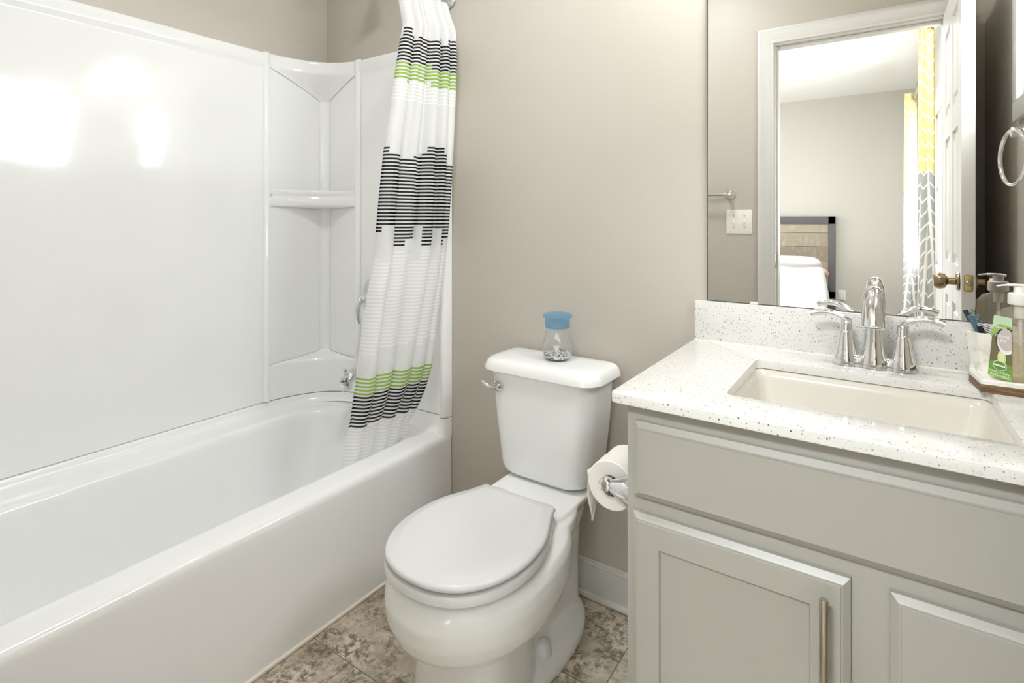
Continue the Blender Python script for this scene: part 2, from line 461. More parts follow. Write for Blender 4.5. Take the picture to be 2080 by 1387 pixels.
# right wall with the small window, and bedroom part with the large window
WY0, WY1, WZ0, WZ1 = -0.735, -0.205, 1.60, 2.10
b = B()
b.box(XR, XR + 0.12, WY1, 0.0, 0, ZC).box(XR, XR + 0.12, YB, WY0, 0, ZC).box(XR, XR + 0.12, WY0, WY1, 0, WZ0).box(XR, XR + 0.12, WY0, WY1, WZ1, ZC)
struct(b.build('wall_right', M['wall'], sm=False))
BY0, BY1, BZ0, BZ1 = -4.90, -3.0, 0.80, 2.20
b = B()
b.box(XR, XR + 0.12, BY1, YB, 0, ZC).box(XR, XR + 0.12, YF - 0.1, BY0, 0, ZC).box(XR, XR + 0.12, BY0, BY1, 0, BZ0).box(XR, XR + 0.12, BY0, BY1, BZ1, ZC)
struct(b.build('wall_bedroom_right', M['bed_wall'], sm=False))
b = B().box(XB - 0.1, XR, YF - 0.1, YF, 0, ZC); struct(b.build('wall_bedroom_back', M['bed_wall'], sm=False))
b = B()
LY0, LY1 = -4.9, -2.9
b.box(XB - 0.1, XB, LY1, YB, 0, ZC).box(XB - 0.1, XB, YF, LY0, 0, ZC).box(XB - 0.1, XB, LY0, LY1, 0, BZ0).box(XB - 0.1, XB, LY0, LY1, BZ1, ZC)
struct(b.build('wall_bedroom_left', M['bed_wall'], sm=False))
# wall with the doorway
DX0, DX1, DZ = 1.669, 2.375, 2.136
b = B().box(0.0, DX0 - 0.018, YB, YD, 0, ZC).box(DX1 + 0.018, XR, YB, YD, 0, ZC).box(DX0 - 0.018, DX1 + 0.018, YB, YD, DZ + 0.018, ZC)
struct(b.build('wall_back', M['wall'], sm=False))
b = B().box(XB - 0.1, 0.0, YB, YB + 0.1, 0, ZC); struct(b.build('wall_bedroom_front', M['bed_wall'], sm=False))
# jamb, stop and casing
b = B()
b.box(DX0 - 0.018, DX0, YB - .0005, YD + .0005, 0, DZ).box(DX1, DX1 + 0.018, YB - .0005, YD + .0005, 0, DZ).box(DX0 - 0.018, DX1 + 0.018, YB - .0005, YD + .0005, DZ + .0002, DZ + 0.018)
b.box(DX0 + .0002, DX0 + 0.012, YB + 0.02, YD - 0.045, 0, DZ - .001, 0.002).box(DX1 - 0.012, DX1 - .0002, YB + 0.02, YD - 0.045, 0, DZ - .001, 0.002).box(DX0 + .013, DX1 - .013, YB + 0.021, YD - 0.046, DZ - 0.012, DZ - .0003, 0.002)
jamb = struct(b.build('trim_1', M['trim'], ang=30), 'white door jamb and casing around the doorway')
CW = 0.082
prof_c = [(0.005, 0.0), (0.005, 0.010), (0.009, 0.012), (0.016, 0.0135), (0.020, 0.011), (0.024, 0.012), (0.060, 0.0165), (0.066, 0.0195), (0.074, 0.020), (0.080, 0.018), (CW, 0.013), (CW, 0.0)]
for yw, s_ in ((YD + .0006, 1), (YB - .0006, -1)):
    b = B(); rows = []
    for d_, h_ in prof_c:
        rows.append([(DX0 - d_, yw + s_ * h_, 0.0), (DX0 - d_, yw + s_ * h_, DZ + d_), (DX1 + d_, yw + s_ * h_, DZ + d_), (DX1 + d_, yw + s_ * h_, 0.0)])
    b.grid(rows); b.build('casing', M['trim'], jamb, ang=25)
b = B().box(DX0 - 0.001, DX0 + 0.003, YD - 0.040, YD - 0.006, 0.965, 1.035, 0.001); sp_ = b.build('strike_plate', M['nickel'], jamb); sp_['label'] = 'nickel strike plate on the jamb'
# baseboards
def baseboard(name, x0, x1, y0, y1, normal, mat=M['trim']):
    b = B()
    if normal in ('-y', '+y'):
        s_ = -1 if normal == '-y' else 1; yw = y0
        for t, z0, z1, bv in ((0.013, 0, 0.112, 0.001), (0.009, 0.112, 0.120, 0.002), (0.017, 0.106, 0.114, 0.003), (0.026, 0, 0.019, 0.008)):
            b.box(x0, x1, min(yw, yw + s_ * t), max(yw, yw + s_ * t), z0, z1, bv)
    else:
        s_ = 1 if normal == '+x' else -1; xw = x0
        for t, z0, z1, bv in ((0.013, 0, 0.112, 0.001), (0.009, 0.112, 0.120, 0.002), (0.017, 0.106, 0.114, 0.003), (0.026, 0, 0.019, 0.008)):
            b.box(min(xw, xw + s_ * t), max(xw, xw + s_ * t), y0, y1, z0, z1, bv)
    return struct(b.build(name, mat))
baseboard('baseboard_front', 0.775, 1.716, 0.0, 0.0, '-y')
baseboard('baseboard_back', 0.775, DX0 - CW, YD, YD, '+y')
baseboard('baseboard_right', XR, XR, YD + 0.02, -0.605, '-x')
baseboard('baseboard_bedroom', XB, XR, YF, YF, '+y')

# ------------------------------------------------------------------ windows
def window(name, y0, y1, z0, z1, x, side, label):
    s_ = -1 if side == 'right' else 1      # direction into the room
    b = B()
    def bx(xa, xb, *r, **k): b.box(min(xa, xb), max(xa, xb), *r, **k)
    c = 0.065
    bx(x, x + s_ * 0.018, y0 - c, y1 + c, z1, z1 + c, bev=0.003)
    bx(x, x + s_ * 0.018, y0 - c, y1 + c, z0 - c, z0, bev=0.003)
    bx(x, x + s_ * 0.018, y0 - c, y0, z0, z1, bev=0.003); bx(x, x + s_ * 0.018, y1, y1 + c, z0, z1, bev=0.003)
    f = struct(b.build(name, M['trim']), label)
    b = B(); xa, xb = x - s_ * 0.05, x - s_ * 0.09
    def fx(*r): b.box(min(xa, xb), max(xa, xb), *r, 0.003)
    fx(y0, y0 + 0.03, z0, z1); fx(y1 - 0.03, y1, z0, z1); fx(y0, y1, z0, z0 + 0.03); fx(y0, y1, z1 - 0.03, z1)
    if y1 - y0 > 1: fx(y0, y1, (z0 + z1) / 2 - 0.02, (z0 + z1) / 2 + 0.02)
    fr = b.build('window_frame', M['trim'], f)
    b = B(); xg = x - s_ * 0.07; b.box(xg - 0.002, xg + 0.002, y0 + 0.03, y1 - 0.03, z0 + 0.03, z1 - 0.03); b.build('pane', M['pane'], f, sm=False)
    return f
window('window_1', WY0, WY1, WZ0, WZ1, XR, 'right', 'small white framed window on the right wall above the towel ring')
window('window_2', BY0, BY1, BZ0, BZ1, XR, 'right', 'bedroom window behind the chevron curtains')
window('window_3', LY0, LY1, BZ0, BZ1, XB, 'left', 'bedroom window opposite the chevron curtains')

# ------------------------------------------------------------------ open door with knobs
def panel_door():
    x0, x1, y0, y1, z0, z1 = 2.361, 2.399, YD + 0.004, -0.83, 0.012, 2.125
    d = thing('door_1', (x0, y0, 0), None, None); struct(d, 'white panelled door standing open beside the doorway')
    b = B()
    st = 0.105; rails = [(z0, z0 + 0.20), (0.90, 1.05), (1.56, 1.66), (z1 - 0.11, z1)]
    b.box(x0 + 0.009, x1 - 0.009, y0 + .003, y1 - .003, z0 + .003, z1 - .003)
    ym = (y0 + y1) / 2
    for ya, yb in ((y0, y0 + st), (y1 - st, y1)): b.box(x0, x1, ya, yb, z0, z1, .0012, 1)
    b.box(x0 + .0004, x1 - .0004, ym - 0.045, ym + 0.045, z0 + .002, z1 - .002)
    for za, zb in rails: b.box(x0 + .0008, x1 - .0008, y0 + .01, y1 - .01, za + .001, zb - .001)
    for (ya, yb) in ((y0 + st, ym - 0.045), (ym + 0.045, y1 - st)):
        for (za, zb) in ((rails[0][1], rails[1][0]), (rails[1][1], rails[2][0]), (rails[2][1], rails[3][0])):
            b.box(x0 + 0.002, x1 - 0.002, ya + 0.03, yb - 0.03, za + 0.03, zb - 0.03, 0.008, 1)
    b.build('door_panel', M['door'], d, ang=25)
    zk = 1.0; yk = y1 - 0.062
    for ax, xs, nm in (('-X', x0, 'left'), ('X', x1, 'right')):
        b = B(); b.lathe([(0.030, 0.0), (0.033, 0.003), (0.031, 0.008), (0.014, 0.012), (0.013, 0.030), (0.016, 0.034), (0.026, 0.040), (0.030, 0.052), (0.029, 0.063), (0.022, 0.072), (0.010, 0.075)], 36, (xs, yk, zk), ax)
        k = b.build('door_knob', M['brass'], d)
    b = B().box(x0 + 0.007, x1 - 0.007, y1 - 0.001, y1 + 0.0015, zk - 0.028, zk + 0.028, 0.003)
    lp = b.build('latch_plate', M['gold'], d); lp['label'] = 'brass latch plate on the door edge'
    b = B().lathe([(0.009, -0.001), (0.009, 0.007), (0.006, 0.010)], 20, (0.5 * (x0 + x1), y1 + 0.001, zk), 'Y'); b.build('latch_bolt', M['nickel'], lp)
    for z in (0.25, 1.07, 1.90):
        b = B().lathe([(0.006, 0), (0.006, 0.09)], 12, (x1 + 0.003, y0 + 0.006, z)); b.build('hinge', M['brass'], d)
panel_door()

# ------------------------------------------------------------------ bathtub
TX = 0.767; TY0 = -1.52; TY1 = -0.002
def rr(x0, x1, y0, y1, rads, n=14):
    """rounded rectangle, corners in order (x1,y1) (x0,y1) (x0,y0) (x1,y0)"""
    out = []
    cs = ((x1, y1, 0), (x0, y1, 90), (x0, y0, 180), (x1, y0, 270))
    for (cx, cy, a0), r in zip(cs, rads):
        ox = cx - r if cx == x1 else cx + r; oy = cy - r if cy == y1 else cy + r
        for k in range(n + 1):
            a = math.radians(a0 + 90 * k / n); out.append((ox + r * math.cos(a), oy + r * math.sin(a)))
    # extra points along the long sides
    pts = []
    for i, p in enumerate(out):
        q = out[(i + 1) % len(out)]; pts.append(p)
        if (i + 1) % (n + 1) == 0:
            for k in range(1, 6): pts.append((p[0] + (q[0] - p[0]) * k / 6, p[1] + (q[1] - p[1]) * k / 6))
    return pts
def dz(x):  # deck height, rising gently towards the wall
    return 0.400 + max(0.0, (0.66 - x)) / 0.66 * 0.028
def tub_ring(ins, r, drop=0.0, zabs=None, ex=0.0):
    x0, x1, y0, y1 = 0.135 + ins, 0.664 - ins, -1.44 + ins + ex, -0.082 - ins - ex
    return [(x, y, (dz(x) - drop) if zabs is None else zabs) for x, y in rr(x0, x1, y0, y1, [max(v_ - ins * 0.3, 0.03) for v_ in r])]
rad = [0.13, 0.21, 0.21, 0.13]
tub = thing('bathtub', (0.38, -0.76, 0), 'white alcove bathtub with a straight apron along the floor', 'bathtub')
b = B()
def outer(ix, z, zf=None): 
    return [(x, y, (zf(x) if zf else z)) for x, y in rr(0.003, TX - ix, TY0, TY1, [0.004] * 4)]
R_ = [outer(0.0, 0.0), outer(0.0, 0.02), outer(0.001, 0.20), outer(0.002, 0.345), outer(0.0005, 0.372), outer(0.002, 0.385), outer(0.007, 0.394), outer(0.016, 0.399), outer(0.030, 0, lambda x: dz(x) + 0.0005)]
R_ += [tub_ring(-0.020, rad, 0.0), tub_ring(-0.008, rad, 0.0005), tub_ring(0.0, rad, 0.004), tub_ring(0.006, rad, 0.012), tub_ring(0.010, rad, 0.03)]
R_ += [tub_ring(0.022, rad, 0, 0.30, 0.01), tub_ring(0.045, rad, 0, 0.18, 0.04), tub_ring(0.065, rad, 0, 0.10, 0.07), tub_ring(0.09, rad, 0, 0.068, 0.10), tub_ring(0.14, rad, 0, 0.055, 0.15), tub_ring(0.20, rad, 0, 0.052, 0.25)]
b.rings(R_, True, False, True)
b.build('tub_shell', M['tub'], tub, ang=60)
b = B()   # raised flange against the walls, with a coved foot
def cove(xw, side, a0, a1):
    rows = []
    prof = [(0.001, 0.4585), (0.020, 0.4585), (0.023, 0.455), (0.024, 0.440), (0.029, 0.4325), (0.040, 0.4285), (0.055, 0.425)]
    n = 2
    for k in range(n):
        t = a0 + (a1 - a0) * k / (n - 1)
        rows.append([(p, t, z) if side == 'x' else (t, -p, z - (0.0 if p < 0.022 else (1 - 0.0) * (0.4285 - dz(t) ) * min(1, (p - 0.02) / 0.02))) for p, z in prof])
    b.grid(rows)
cove(0, 'x', -1.5, -0.25)
rows = []
for t in (0.20, 0.40, 0.60, 0.735):
    rows.append([(t, -p, z if p < 0.022 else z - (0.4285 - dz(t)) * min(1, (p - 0.018) / 0.02)) for p, z in [(0.001, 0.4585), (0.020, 0.4585), (0.023, 0.455), (0.024, 0.440), (0.027, 0.434), (0.034, 0.430), (0.046, 0.4265)]])
b.grid(rows)
b.build('wall_flange', M['tub'], tub, ang=50)
COLP = [(0.722, -0.019), (0.729, -0.022), (0.734, -0.034), (0.742, -0.040), (0.752, -0.040), (0.761, -0.032), (TX - 0.002, -0.014), (TX - 0.001, -0.001)]
b = B(); b.grid([[(x, y * (1 + .35 * e) , z) for x, y in COLP] for z, e in ((.385, .5), (.398, .35), (.415, .1), (.4585, 0))] + [[(x, -.001, .4585) for x, y in COLP]])
b.build('flange_column', M['tub'], tub, ang=60)
# corner arc shared by flange and surround
PA, PC, PBz = Vector((0.023, -0.300, 0)), Vector((0.052, -0.052, 0)), Vector((0.240, -0.023, 0))
ARC = bez(PA, PC, PBz, 20)
CORNER = Vector((0.021, -0.021, 0))
def arc_rows(prof):
    """prof: (f, z): f = 0 on the arc, 1 in the corner, negative bulges into the room"""
    return [[(p + (CORNER - p) * f) + Vector((0, 0, z)) for p in ARC] for f, z in prof]
b = B(); b.grid(arc_rows([(0.5, 0.4585), (0.0, 0.4585), (-0.012, 0.454), (-0.02, 0.443), (-0.06, 0.435), (-0.14, 0.4285), (-0.22, 0.424)]))
b.build('corner_flange', M['tub'], tub, ang=60)
b = B().box(0.755, 0.7735, -1.515, -0.004, 0.0, 0.011, 0.004); cb = b.build('caulk_bead', M['caulk'], tub); cb['label'] = 'cream caulk line where the apron meets the floor'
b = B().lathe([(0.0, 0.0005), (0.028, 0.0), (0.030, 0.003), (0.022, 0.006), (0.0, 0.007)], 28, (0.40, -0.34, 0.0545)); b.build('drain', M['chrome'], tub)
b = B().lathe([(0.034, 0.0), (0.034, 0.006), (0.026, 0.012), (0.0, 0.013)], 28, (0.385, -0.105, 0.33), '-Y'); b.build('overflow_cover', M['chrome'], tub)

# ------------------------------------------------------------------ surround
ZS, ZT = 0.4615, 1.912
sur = thing('tub_surround', (0.02, -0.76, ZS), 'glossy white moulded wall surround above the bathtub', 'tub surround')
def strip_panel(y0, y1):
    b = B()
    b.box(0.001, 0.019, y0, y1, ZS, ZT - 0.002)
    # top band, slightly proud with a soft groove beneath
    b.grid([[(x, y, z) for x, z in ((0.019, 1.845), (0.0195, 1.852), (0.026, 1.864), (0.027, 1.872), (0.0275, 1.900), (0.026, 1.908), (0.021, ZT), (0.001, ZT))] for y in (y0, y1)])
    return b
b = strip_panel(-1.515, -0.02); b.build('long_panel', M['acrylic'], sur, ang=50)
b = B()
b.box(0.02, TX - 0.02, -0.019, -0.001, ZS, ZT - 0.002)
b.grid([[(x, -p, z) for p, z in ((0.019, 1.845), (0.0195, 1.852), (0.026, 1.864), (0.027, 1.872), (0.0275, 1.900), (0.026, 1.908), (0.021, ZT), (0.001, ZT))] for x in (0.02, TX - 0.02)])
b.build('end_panel', M['acrylic'], sur, ang=50)
b = B().box(0.02, TX - 0.02, YD + 0.001, YD + 0.019, ZS, ZT - 0.002); b.build('end_panel', M['acrylic'], sur)
def pilaster(a0, a1, wall, h=0.012):
    b = B(); rows = []
    for z in (ZS, ZT - 0.001, ZT + 0.004):
        r = []
        for k in range(11):
            t = k / 10; e = math.sin(PI * t) ** 0.7 * h * (0.6 if z > ZT else 1)
            a = a0 + (a1 - a0) * t
            r.append((0.020 + e, a, z) if wall == 'x' else (a, -0.020 - e, z))
        rows.append(r)
    rows.append([(0.004, p[1], ZT + 0.004) if wall == 'x' else (p[0], -0.004, ZT + 0.004) for p in rows[-1]])
    b.grid(rows); return b.build('pilaster', M['acrylic'], sur, ang=70)
pilaster(-0.326, -0.294, 'x'); pilaster(0.226, 0.262, 'y')
# front end column of the short panel
b = B(); rows = []
for z in (ZS, 1.90, ZT):
    w = 1.0 if z < 1.905 else 0.6
    rows.append([(0.722, -0.019, z), (0.729, -0.022, z), (0.734, -0.022 - 0.012 * w, z), (0.742, -0.022 - 0.018 * w, z), (0.752, -0.022 - 0.018 * w, z), (0.761, -0.022 - 0.010 * w, z), (TX - 0.002, -0.012, z), (TX - 0.001, -0.001, z)])
rows.append([(p[0], -0.001, ZT) for p in rows[-1]])
b.grid(rows); b.build('end_column', M['acrylic'], sur, ang=60)
b = B(); b.grid([[(0.0202 + .032 * (1 - math.cos(math.radians(a))), -0.0202 - .032 * (1 - math.sin(math.radians(a))), z) for a in range(0, 91, 10)] for z in (.60, 1.90)])
b.build('corner_cove', M['acrylic'], sur, ang=70)
# corner: lower curved block, middle shelf, top shelf
b = B(); b.grid(arc_rows([(0.0, ZS), (0.0, 0.585), (0.006, 0.599), (0.03, 0.607), (0.10, 0.610), (0.5, 0.615), (0.85, 0.622), (0.97, 0.634), (1.0, 0.66)]))
b.build('lower_ledge', M['acrylic'], sur, ang=70)
b = B(); b.grid(arc_rows([(1.0, 1.330), (0.30, 1.330), (0.12, 1.334), (0.07, 1.343), (0.035, 1.346), (0.012, 1.342), (0.008, 1.334), (0.03, 1.326), (0.055, 1.321), (0.045, 1.316), (0.0, 1.308), (-0.012, 1.298), (-0.012, 1.288), (0.0, 1.279), (0.04, 1.274), (0.5, 1.270), (1.0, 1.262)]))
b.build('corner_shelf', M['acrylic'], sur, ang=70)
b = B(); b.grid(arc_rows([(1.0, ZT), (0.03, ZT), (0.0, ZT - 0.004), (-0.008, ZT - 0.012), (-0.006, 1.868), (0.006, 1.860), (0.05, 1.852), (0.35, 1.822), (0.75, 1.776), (1.0, 1.742)]))
b.build('top_shelf', M['acrylic'], sur, ang=70)

# ------------------------------------------------------------------ tub and shower fittings
sx_ = 0.367
spt = thing('tub_spout', (sx_, -0.02, 0.60), 'chrome tub spout with a diverter knob on the end wall', 'tub spout')
b = B(); path = catmull([(sx_, -0.021, 0.604), (sx_, -0.06, 0.606), (sx_, -0.11, 0.602), (sx_, -0.152, 0.590), (sx_, -0.180, 0.568)], 6)
b.tube(path, [0.026 - 0.004 * i / (len(path) - 1) for i in range(len(path))], 24)
b.lathe([(0.020, 0.0), (0.024, -0.010), (0.026, -0.028), (0.0245, -0.036), (0.020, -0.036), (0.018, -0.02)], 24, (sx_, -0.188, 0.578), mat=Matrix.Rotation(math.radians(12), 3, 'X'))
b.lathe([(0.019, 0.010), (0.020, 0.0)], 24, (sx_, -0.188, 0.578))
b.build('spout_body', M['chrome'], spt, ang=50)
b = B().lathe([(0.005, 0), (0.005, 0.016), (0.009, 0.022), (0.011, 0.032), (0.009, 0.037), (0.0, 0.038)], 18, (sx_, -0.188, 0.585)); b.build('diverter_knob', M['chrome'], spt)
vz = 0.888
vlv = thing('shower_valve', (sx_, -0.02, vz), 'round chrome shower valve with a lever handle, half behind the curtain', 'shower valve')
b = B().lathe([(0.090, 0.0), (0.090, 0.004), (0.084, 0.008), (0.050, 0.012), (0.030, 0.015), (0.0, 0.015)], 48, (sx_, -0.0195, vz), '-Y'); b.build('escutcheon', M['chrome'], vlv, ang=50)
b = B().lathe([(0.030, 0.0), (0.024, 0.02), (0.017, 0.05), (0.015, 0.070), (0.0, 0.074)], 28, (sx_, -0.034, vz), '-Y')
hp = catmull([(sx_, -0.095, vz), (sx_, -0.112, vz - 0.004), (sx_ - 0.002, -0.121, vz - 0.03), (sx_ - 0.004, -0.120, vz - 0.065), (sx_ - 0.004, -0.112, vz - 0.095)], 6)
b.tube(hp, [0.013 - 0.003 * i / (len(hp) - 1) for i in range(len(hp))], 16, flat=0.7, up=(1, 0, 0)); b.build('lever', M['chrome'], vlv, ang=50)
sh = thing('shower_fixture', (0.44, 0, 2.25), 'chrome shower head on a bent arm above the tub surround', 'shower head')
b = B(); b.tube(catmull([(0.44, -0.002, 2.27), (0.44, -0.05, 2.268), (0.44, -0.10, 2.225)], 6), 0.0105, 14); b.lathe([(0.030, 0), (0.026, 0.006), (0.012, 0.009)], 28, (0.44, -0.001, 2.27), '-Y'); b.build('shower_arm', M['chrome'], sh)
b = B().lathe([(0.012, 0.02), (0.018, 0.0), (0.038, -0.060), (0.041, -0.075), (0.036, -0.078), (0.0, -0.076)], 30, (0.44, -0.108, 2.208), mat=Matrix.Rotation(math.radians(-14), 3, 'X')); b.build('spray_nozzle', M['chrome'], sh)

# curtain rod and rings
CRX, CRZ = 0.748, 2.072
rod = thing('shower_curtain_rod', (CRX, 0, CRZ), 'chrome shower curtain rod with a round wall flange', 'curtain rod')
b = B().lathe([(0.0125, 0.012), (0.0125, 1.53)], 24, (CRX, 0, CRZ), '-Y'); b.build('rod', M['chrome'], rod)
for yy, ax in ((-0.001, '-Y'), (YD + 0.001, 'Y')):
    b = B().lathe([(0.040, 0.0), (0.041, 0.006), (0.036, 0.014), (0.020, 0.022), (0.016, 0.030)], 36, (CRX, yy, CRZ), ax); b.build('wall_flange', M['chrome'], rod)
ring0 = None
for i in range(11):
    y = -0.050 - i * 0.0205
    if ring0 is None:
        ring0 = B().torus((0, 0, 0), 0.024, 0.0016, 'Y', 28, 8).build('curtain_ring', M['chrome']); o = ring0
    else: o = ring0.copy(); COL.objects.link(o)
    o.location = (CRX, y, CRZ - 0.0115); o.rotation_euler = (0, 0, random.uniform(-0.5, 0.5))
    tag(o, 'thin chrome ring hanging the bunched curtain from the rod', 'curtain ring', 'rings along the shower curtain rod')

# shower curtain
def interp(T, z):
    if z >= T[0][0]: return T[0][1:]
    for a, b_ in zip(T, T[1:]):
        if z >= b_[0]:
            t = (z - b_[0]) / (a[0] - b_[0]); return tuple(b_[k] + (a[k] - b_[k]) * t for k in range(1, len(a)))
    return T[-1][1:]
LT = [(2.035, .745, -.262), (1.985, .745, -.254), (1.905, .745, -.235), (1.851, .742, -.244), (1.745, .736, -.259), (1.588, .727, -.276), (1.45, .719, -.296), (1.296, .710, -.306), (1.203, .704, -.312), (1.092, .698, -.317), (.959, .690, -.343), (.794, .680, -.367), (.63, .671, -.386), (.532, .655, -.393), (.395, .628, -.409), (.30, .62, -.42)]
RT = [(2.042, .768, -.04), (1.974, .788, -.035), (1.924, .808, -.03), (1.804, .813, -.03), (1.582, .801, -.03), (1.397, .789, -.03), (1.192, .778, -.035), (1.005, .760, -.045), (.856, .744, -.06), (.672, .728, -.08), (.577, .700, -.09), (.52, .680, -.105), (.463, .652, -.122), (.395, .632, -.122), (.30, .62, -.13)]
NU, NV = 260, 150
ztop, zbot = 2.038, 0.372
rows, uvs = [], []
def fold(s, t):
    """s across 0..1, t from top 0 to bottom 1 -> (offset towards camera side, sideways shift)"""
    k = 2 * PI * (5.4 * s + 0.35 * math.sin(5 * s + 1.0) + 0.10 * math.sin(3.1 * t + 6 * s))
    k2 = 2 * PI * (12.1 * s + 0.5 * math.sin(2.2 * t + 2 * s))
    a = (0.75 + 0.30 * math.sin(9.0 * s + 2 * t)) * math.cos(k) + 0.22 * math.cos(k2) * (0.5 + 0.5 * (1 - t)) + 0.25 * math.cos(2 * k + 0.8)
    return a, math.sin(k)
ulen = []
acc = 0
for j in range(NU + 1):
    s_ = j / NU
    p = fold(s_, 0.5); x_ = s_ * 0.30 + 0.020 * p[1]; y_ = 0.028 * p[0]
    if j: acc += math.hypot(x_ - px_, y_ - py_)
    px_, py_ = x_, y_; ulen.append(acc)
for i in range(NV + 1):
    t = i / NV; z = ztop + (zbot - ztop) * t
    lx, ly = interp(LT, z); rx, ry = interp(RT, z)
    T_ = Vector((rx - lx, ry - ly, 0)); L_ = T_.length; T_.normalize(); Nn = Vector((T_.y, -T_.x, 0))  # towards the room
    amp = 0.015 + 0.014 * min(1, t * 2.2)
    if z < 0.62: amp *= 1 - 0.35 * (0.62 - z) / 0.3
    r, uvr = [], []
    for j in range(NU + 1):
        s_ = j / NU; f, g = fold(s_, t)
        edge = min(1, s_ / 0.06, (1 - s_) / 0.06)
        p = Vector((lx, ly, 0)) + T_ * (s_ * L_ + g * amp * 0.80 * edge) + Nn * f * amp * (0.35 + 0.65 * edge)
        sway = 0.010 * math.sin(2.5 * z + 7 * s_) * (t > 0)
        p += T_ * sway * edge * t
        zz = z + (0.006 * math.cos(2 * PI * 11 * s_) if i == 0 else 0)
        r.append((p.x, p.y, zz)); uvr.append((ulen[j] , z))
    rows.append(r); uvs.append(uvr)
cur = B().grid(rows, uvs).build('shower_curtain', M['curtain'], ang=180, recalc=False)
tag(cur, 'white shower curtain with black and green stripe blocks bunched beside the wall', 'shower curtain')

# ------------------------------------------------------------------ toilet
TC = 1.292
toi = thing('toilet', (TC, -0.35, 0), 'white two-piece toilet with its lid closed, between tub and vanity', 'toilet')
def ell(cx, yf, yb, a, z, n=2.3, seg=56, fy=0.52, nb=None):
    """egg shaped ring; yf front (negative), yb back; widest at fraction fy from the back"""
    cy = yb + (yf - yb) * fy; out = []
    for k in range(seg):
        t = 2 * PI * k / seg; c, s_ = math.cos(t), math.sin(t)
        e = n if s_ < 0 else (nb or n)
        x = a * math.copysign(abs(c) ** (2 / e), c)
        y = (cy - yf) * s_ if s_ < 0 else (yb - cy) * abs(s_) ** (2 / e)
        if s_ < 0: y = -(cy - yf) * abs(s_) ** (2 / e)
        out.append((cx + x, cy + y, z))
    return out
b = B()
# bulbous bowl
b.rings([ell(TC, -.61, -.34, .07, .205, 2), ell(TC, -.668, -.30, .128, .212, 2.05), ell(TC, -.716, -.26, .166, .232, 2.05), ell(TC, -.744, -.23, .190, .264, 2.1), ell(TC, -.759, -.21, .201, .300, 2.1), ell(TC, -.762, -.20, .204, .336, 2.1), ell(TC, -.755, -.20, .199, .366, 2.15), ell(TC, -.741, -.20, .186, .385, 2.15), ell(TC, -.715, -.20, .160, .3905, 2.15)])
# pedestal under the front of the bowl
PX = TC - .027
b.rings([ell(PX, -.618, -.36, .141, .0, 3.6), ell(PX, -.614, -.36, .137, .06, 3.6), ell(PX, -.606, -.36, .130, .13, 3.4), ell(PX, -.60, -.34, .122, .23, 3.0)])
# rear trapway body and shelf under the tank
b.rings([ell(TC, -.40, -.06, .078, .0, 4), ell(TC, -.42, -.055, .074, .15, 4), ell(TC, -.40, -.05, .078, .27, 4), ell(TC, -.34, -.045, .095, .345, 4.5), ell(TC - .006, -.345, -.04, .126, .385, 5), ell(TC - .008, -.35, -.04, .138, .402, 5), ell(TC - .008, -.35, -.045, .135, .408, 5)])
# foot flange
b.rings([ell(TC - .021, -.54, -.030, .156, .0, 2.3, fy=.50), ell(TC - .021, -.538, -.032, .154, .022, 2.3, fy=.50), ell(TC - .021, -.53, -.04, .146, .032, 2.3, fy=.50), ell(TC - .008, -.50, -.07, .10, .060, 2.5, fy=.50), ell(TC - .008, -.48, -.09, .075, .085, 2.5, fy=.50)])
# bowl to shelf bridge
b.rings([ell(TC, -.52, -.20, .140, .320, 2.4), ell(TC, -.50, -.16, .150, .365, 2.6), ell(TC, -.50, -.14, .146, .394, 2.6)])
bowl = b.build('bowl', M['porcelain'], toi)
rm = bowl.modifiers.new('remesh', 'REMESH'); rm.mode = 'VOXEL'; rm.voxel_size = 0.005; rm.use_smooth_shade = True
sm_ = bowl.modifiers.new('smooth', 'SMOOTH'); sm_.iterations = 7; sm_.factor = 0.6
for sx in (1, -1):
    b = B().lathe([(0.022, 0), (0.0215, 0.010), (0.019, 0.024), (0.014, 0.033), (0.006, 0.037), (0, 0.0375)], 26, (TC - .024 + sx * 0.114, -0.338, 0.046)); b.build('bolt_cap', M['seat'], toi)
# seat and lid
def slab(outf, zs, mat, name, parent):
    bb = B(); bb.rings([outf(i_, z_) for i_, z_ in zs]); return bb.build(name, mat, parent, ang=40)
HALF = [(0, -.756), (.040, -.752), (.072, -.743), (.105, -.726), (.135, -.698), (.162, -.656), (.178, -.607), (.184, -.55), (.180, -.495), (.169, -.450), (.153, -.412), (.138, -.380), (.127, -.352)]
HC = [Vector((x, y, 0)) for x, y in HALF]
HS = catmull(HC, 5)
def outline(tail, ins, z, grow=0.0):
    P = [(p.x, p.y) for p in HS] + tail
    cx, cy = 0.0, -.54; out = []
    full = [(x, y) for x, y in P] + [(-x, y) for x, y in P[::-1] if x > 1e-6]
    n = len(full)
    for k in range(n):
        (xa, ya), (xb, yb) = full[k - 1], full[(k + 1) % n]
        d = Vector((xb - xa, yb - ya)); d.normalize(); nx, ny = d.y, -d.x
        x, y = full[k]; q = min(ins, .008); f = 1 - max(0, ins - .008) / .19
        x, y = x - nx * (q - grow), y - ny * (q - grow)
        out.append((TC + x * f, cy + (y - cy) * f, z))
    return out
def seat_out(ins, z):
    return outline([(.119, -.332), (.112, -.326), (.06, -.325)], ins, z, .0015)
slab(seat_out, [(0.012, .3985), (0.003, .3990), (0.0, .4025), (0.0, .416), (0.003, .4215), (0.012, .4235)], M['seat'], 'seat', toi)
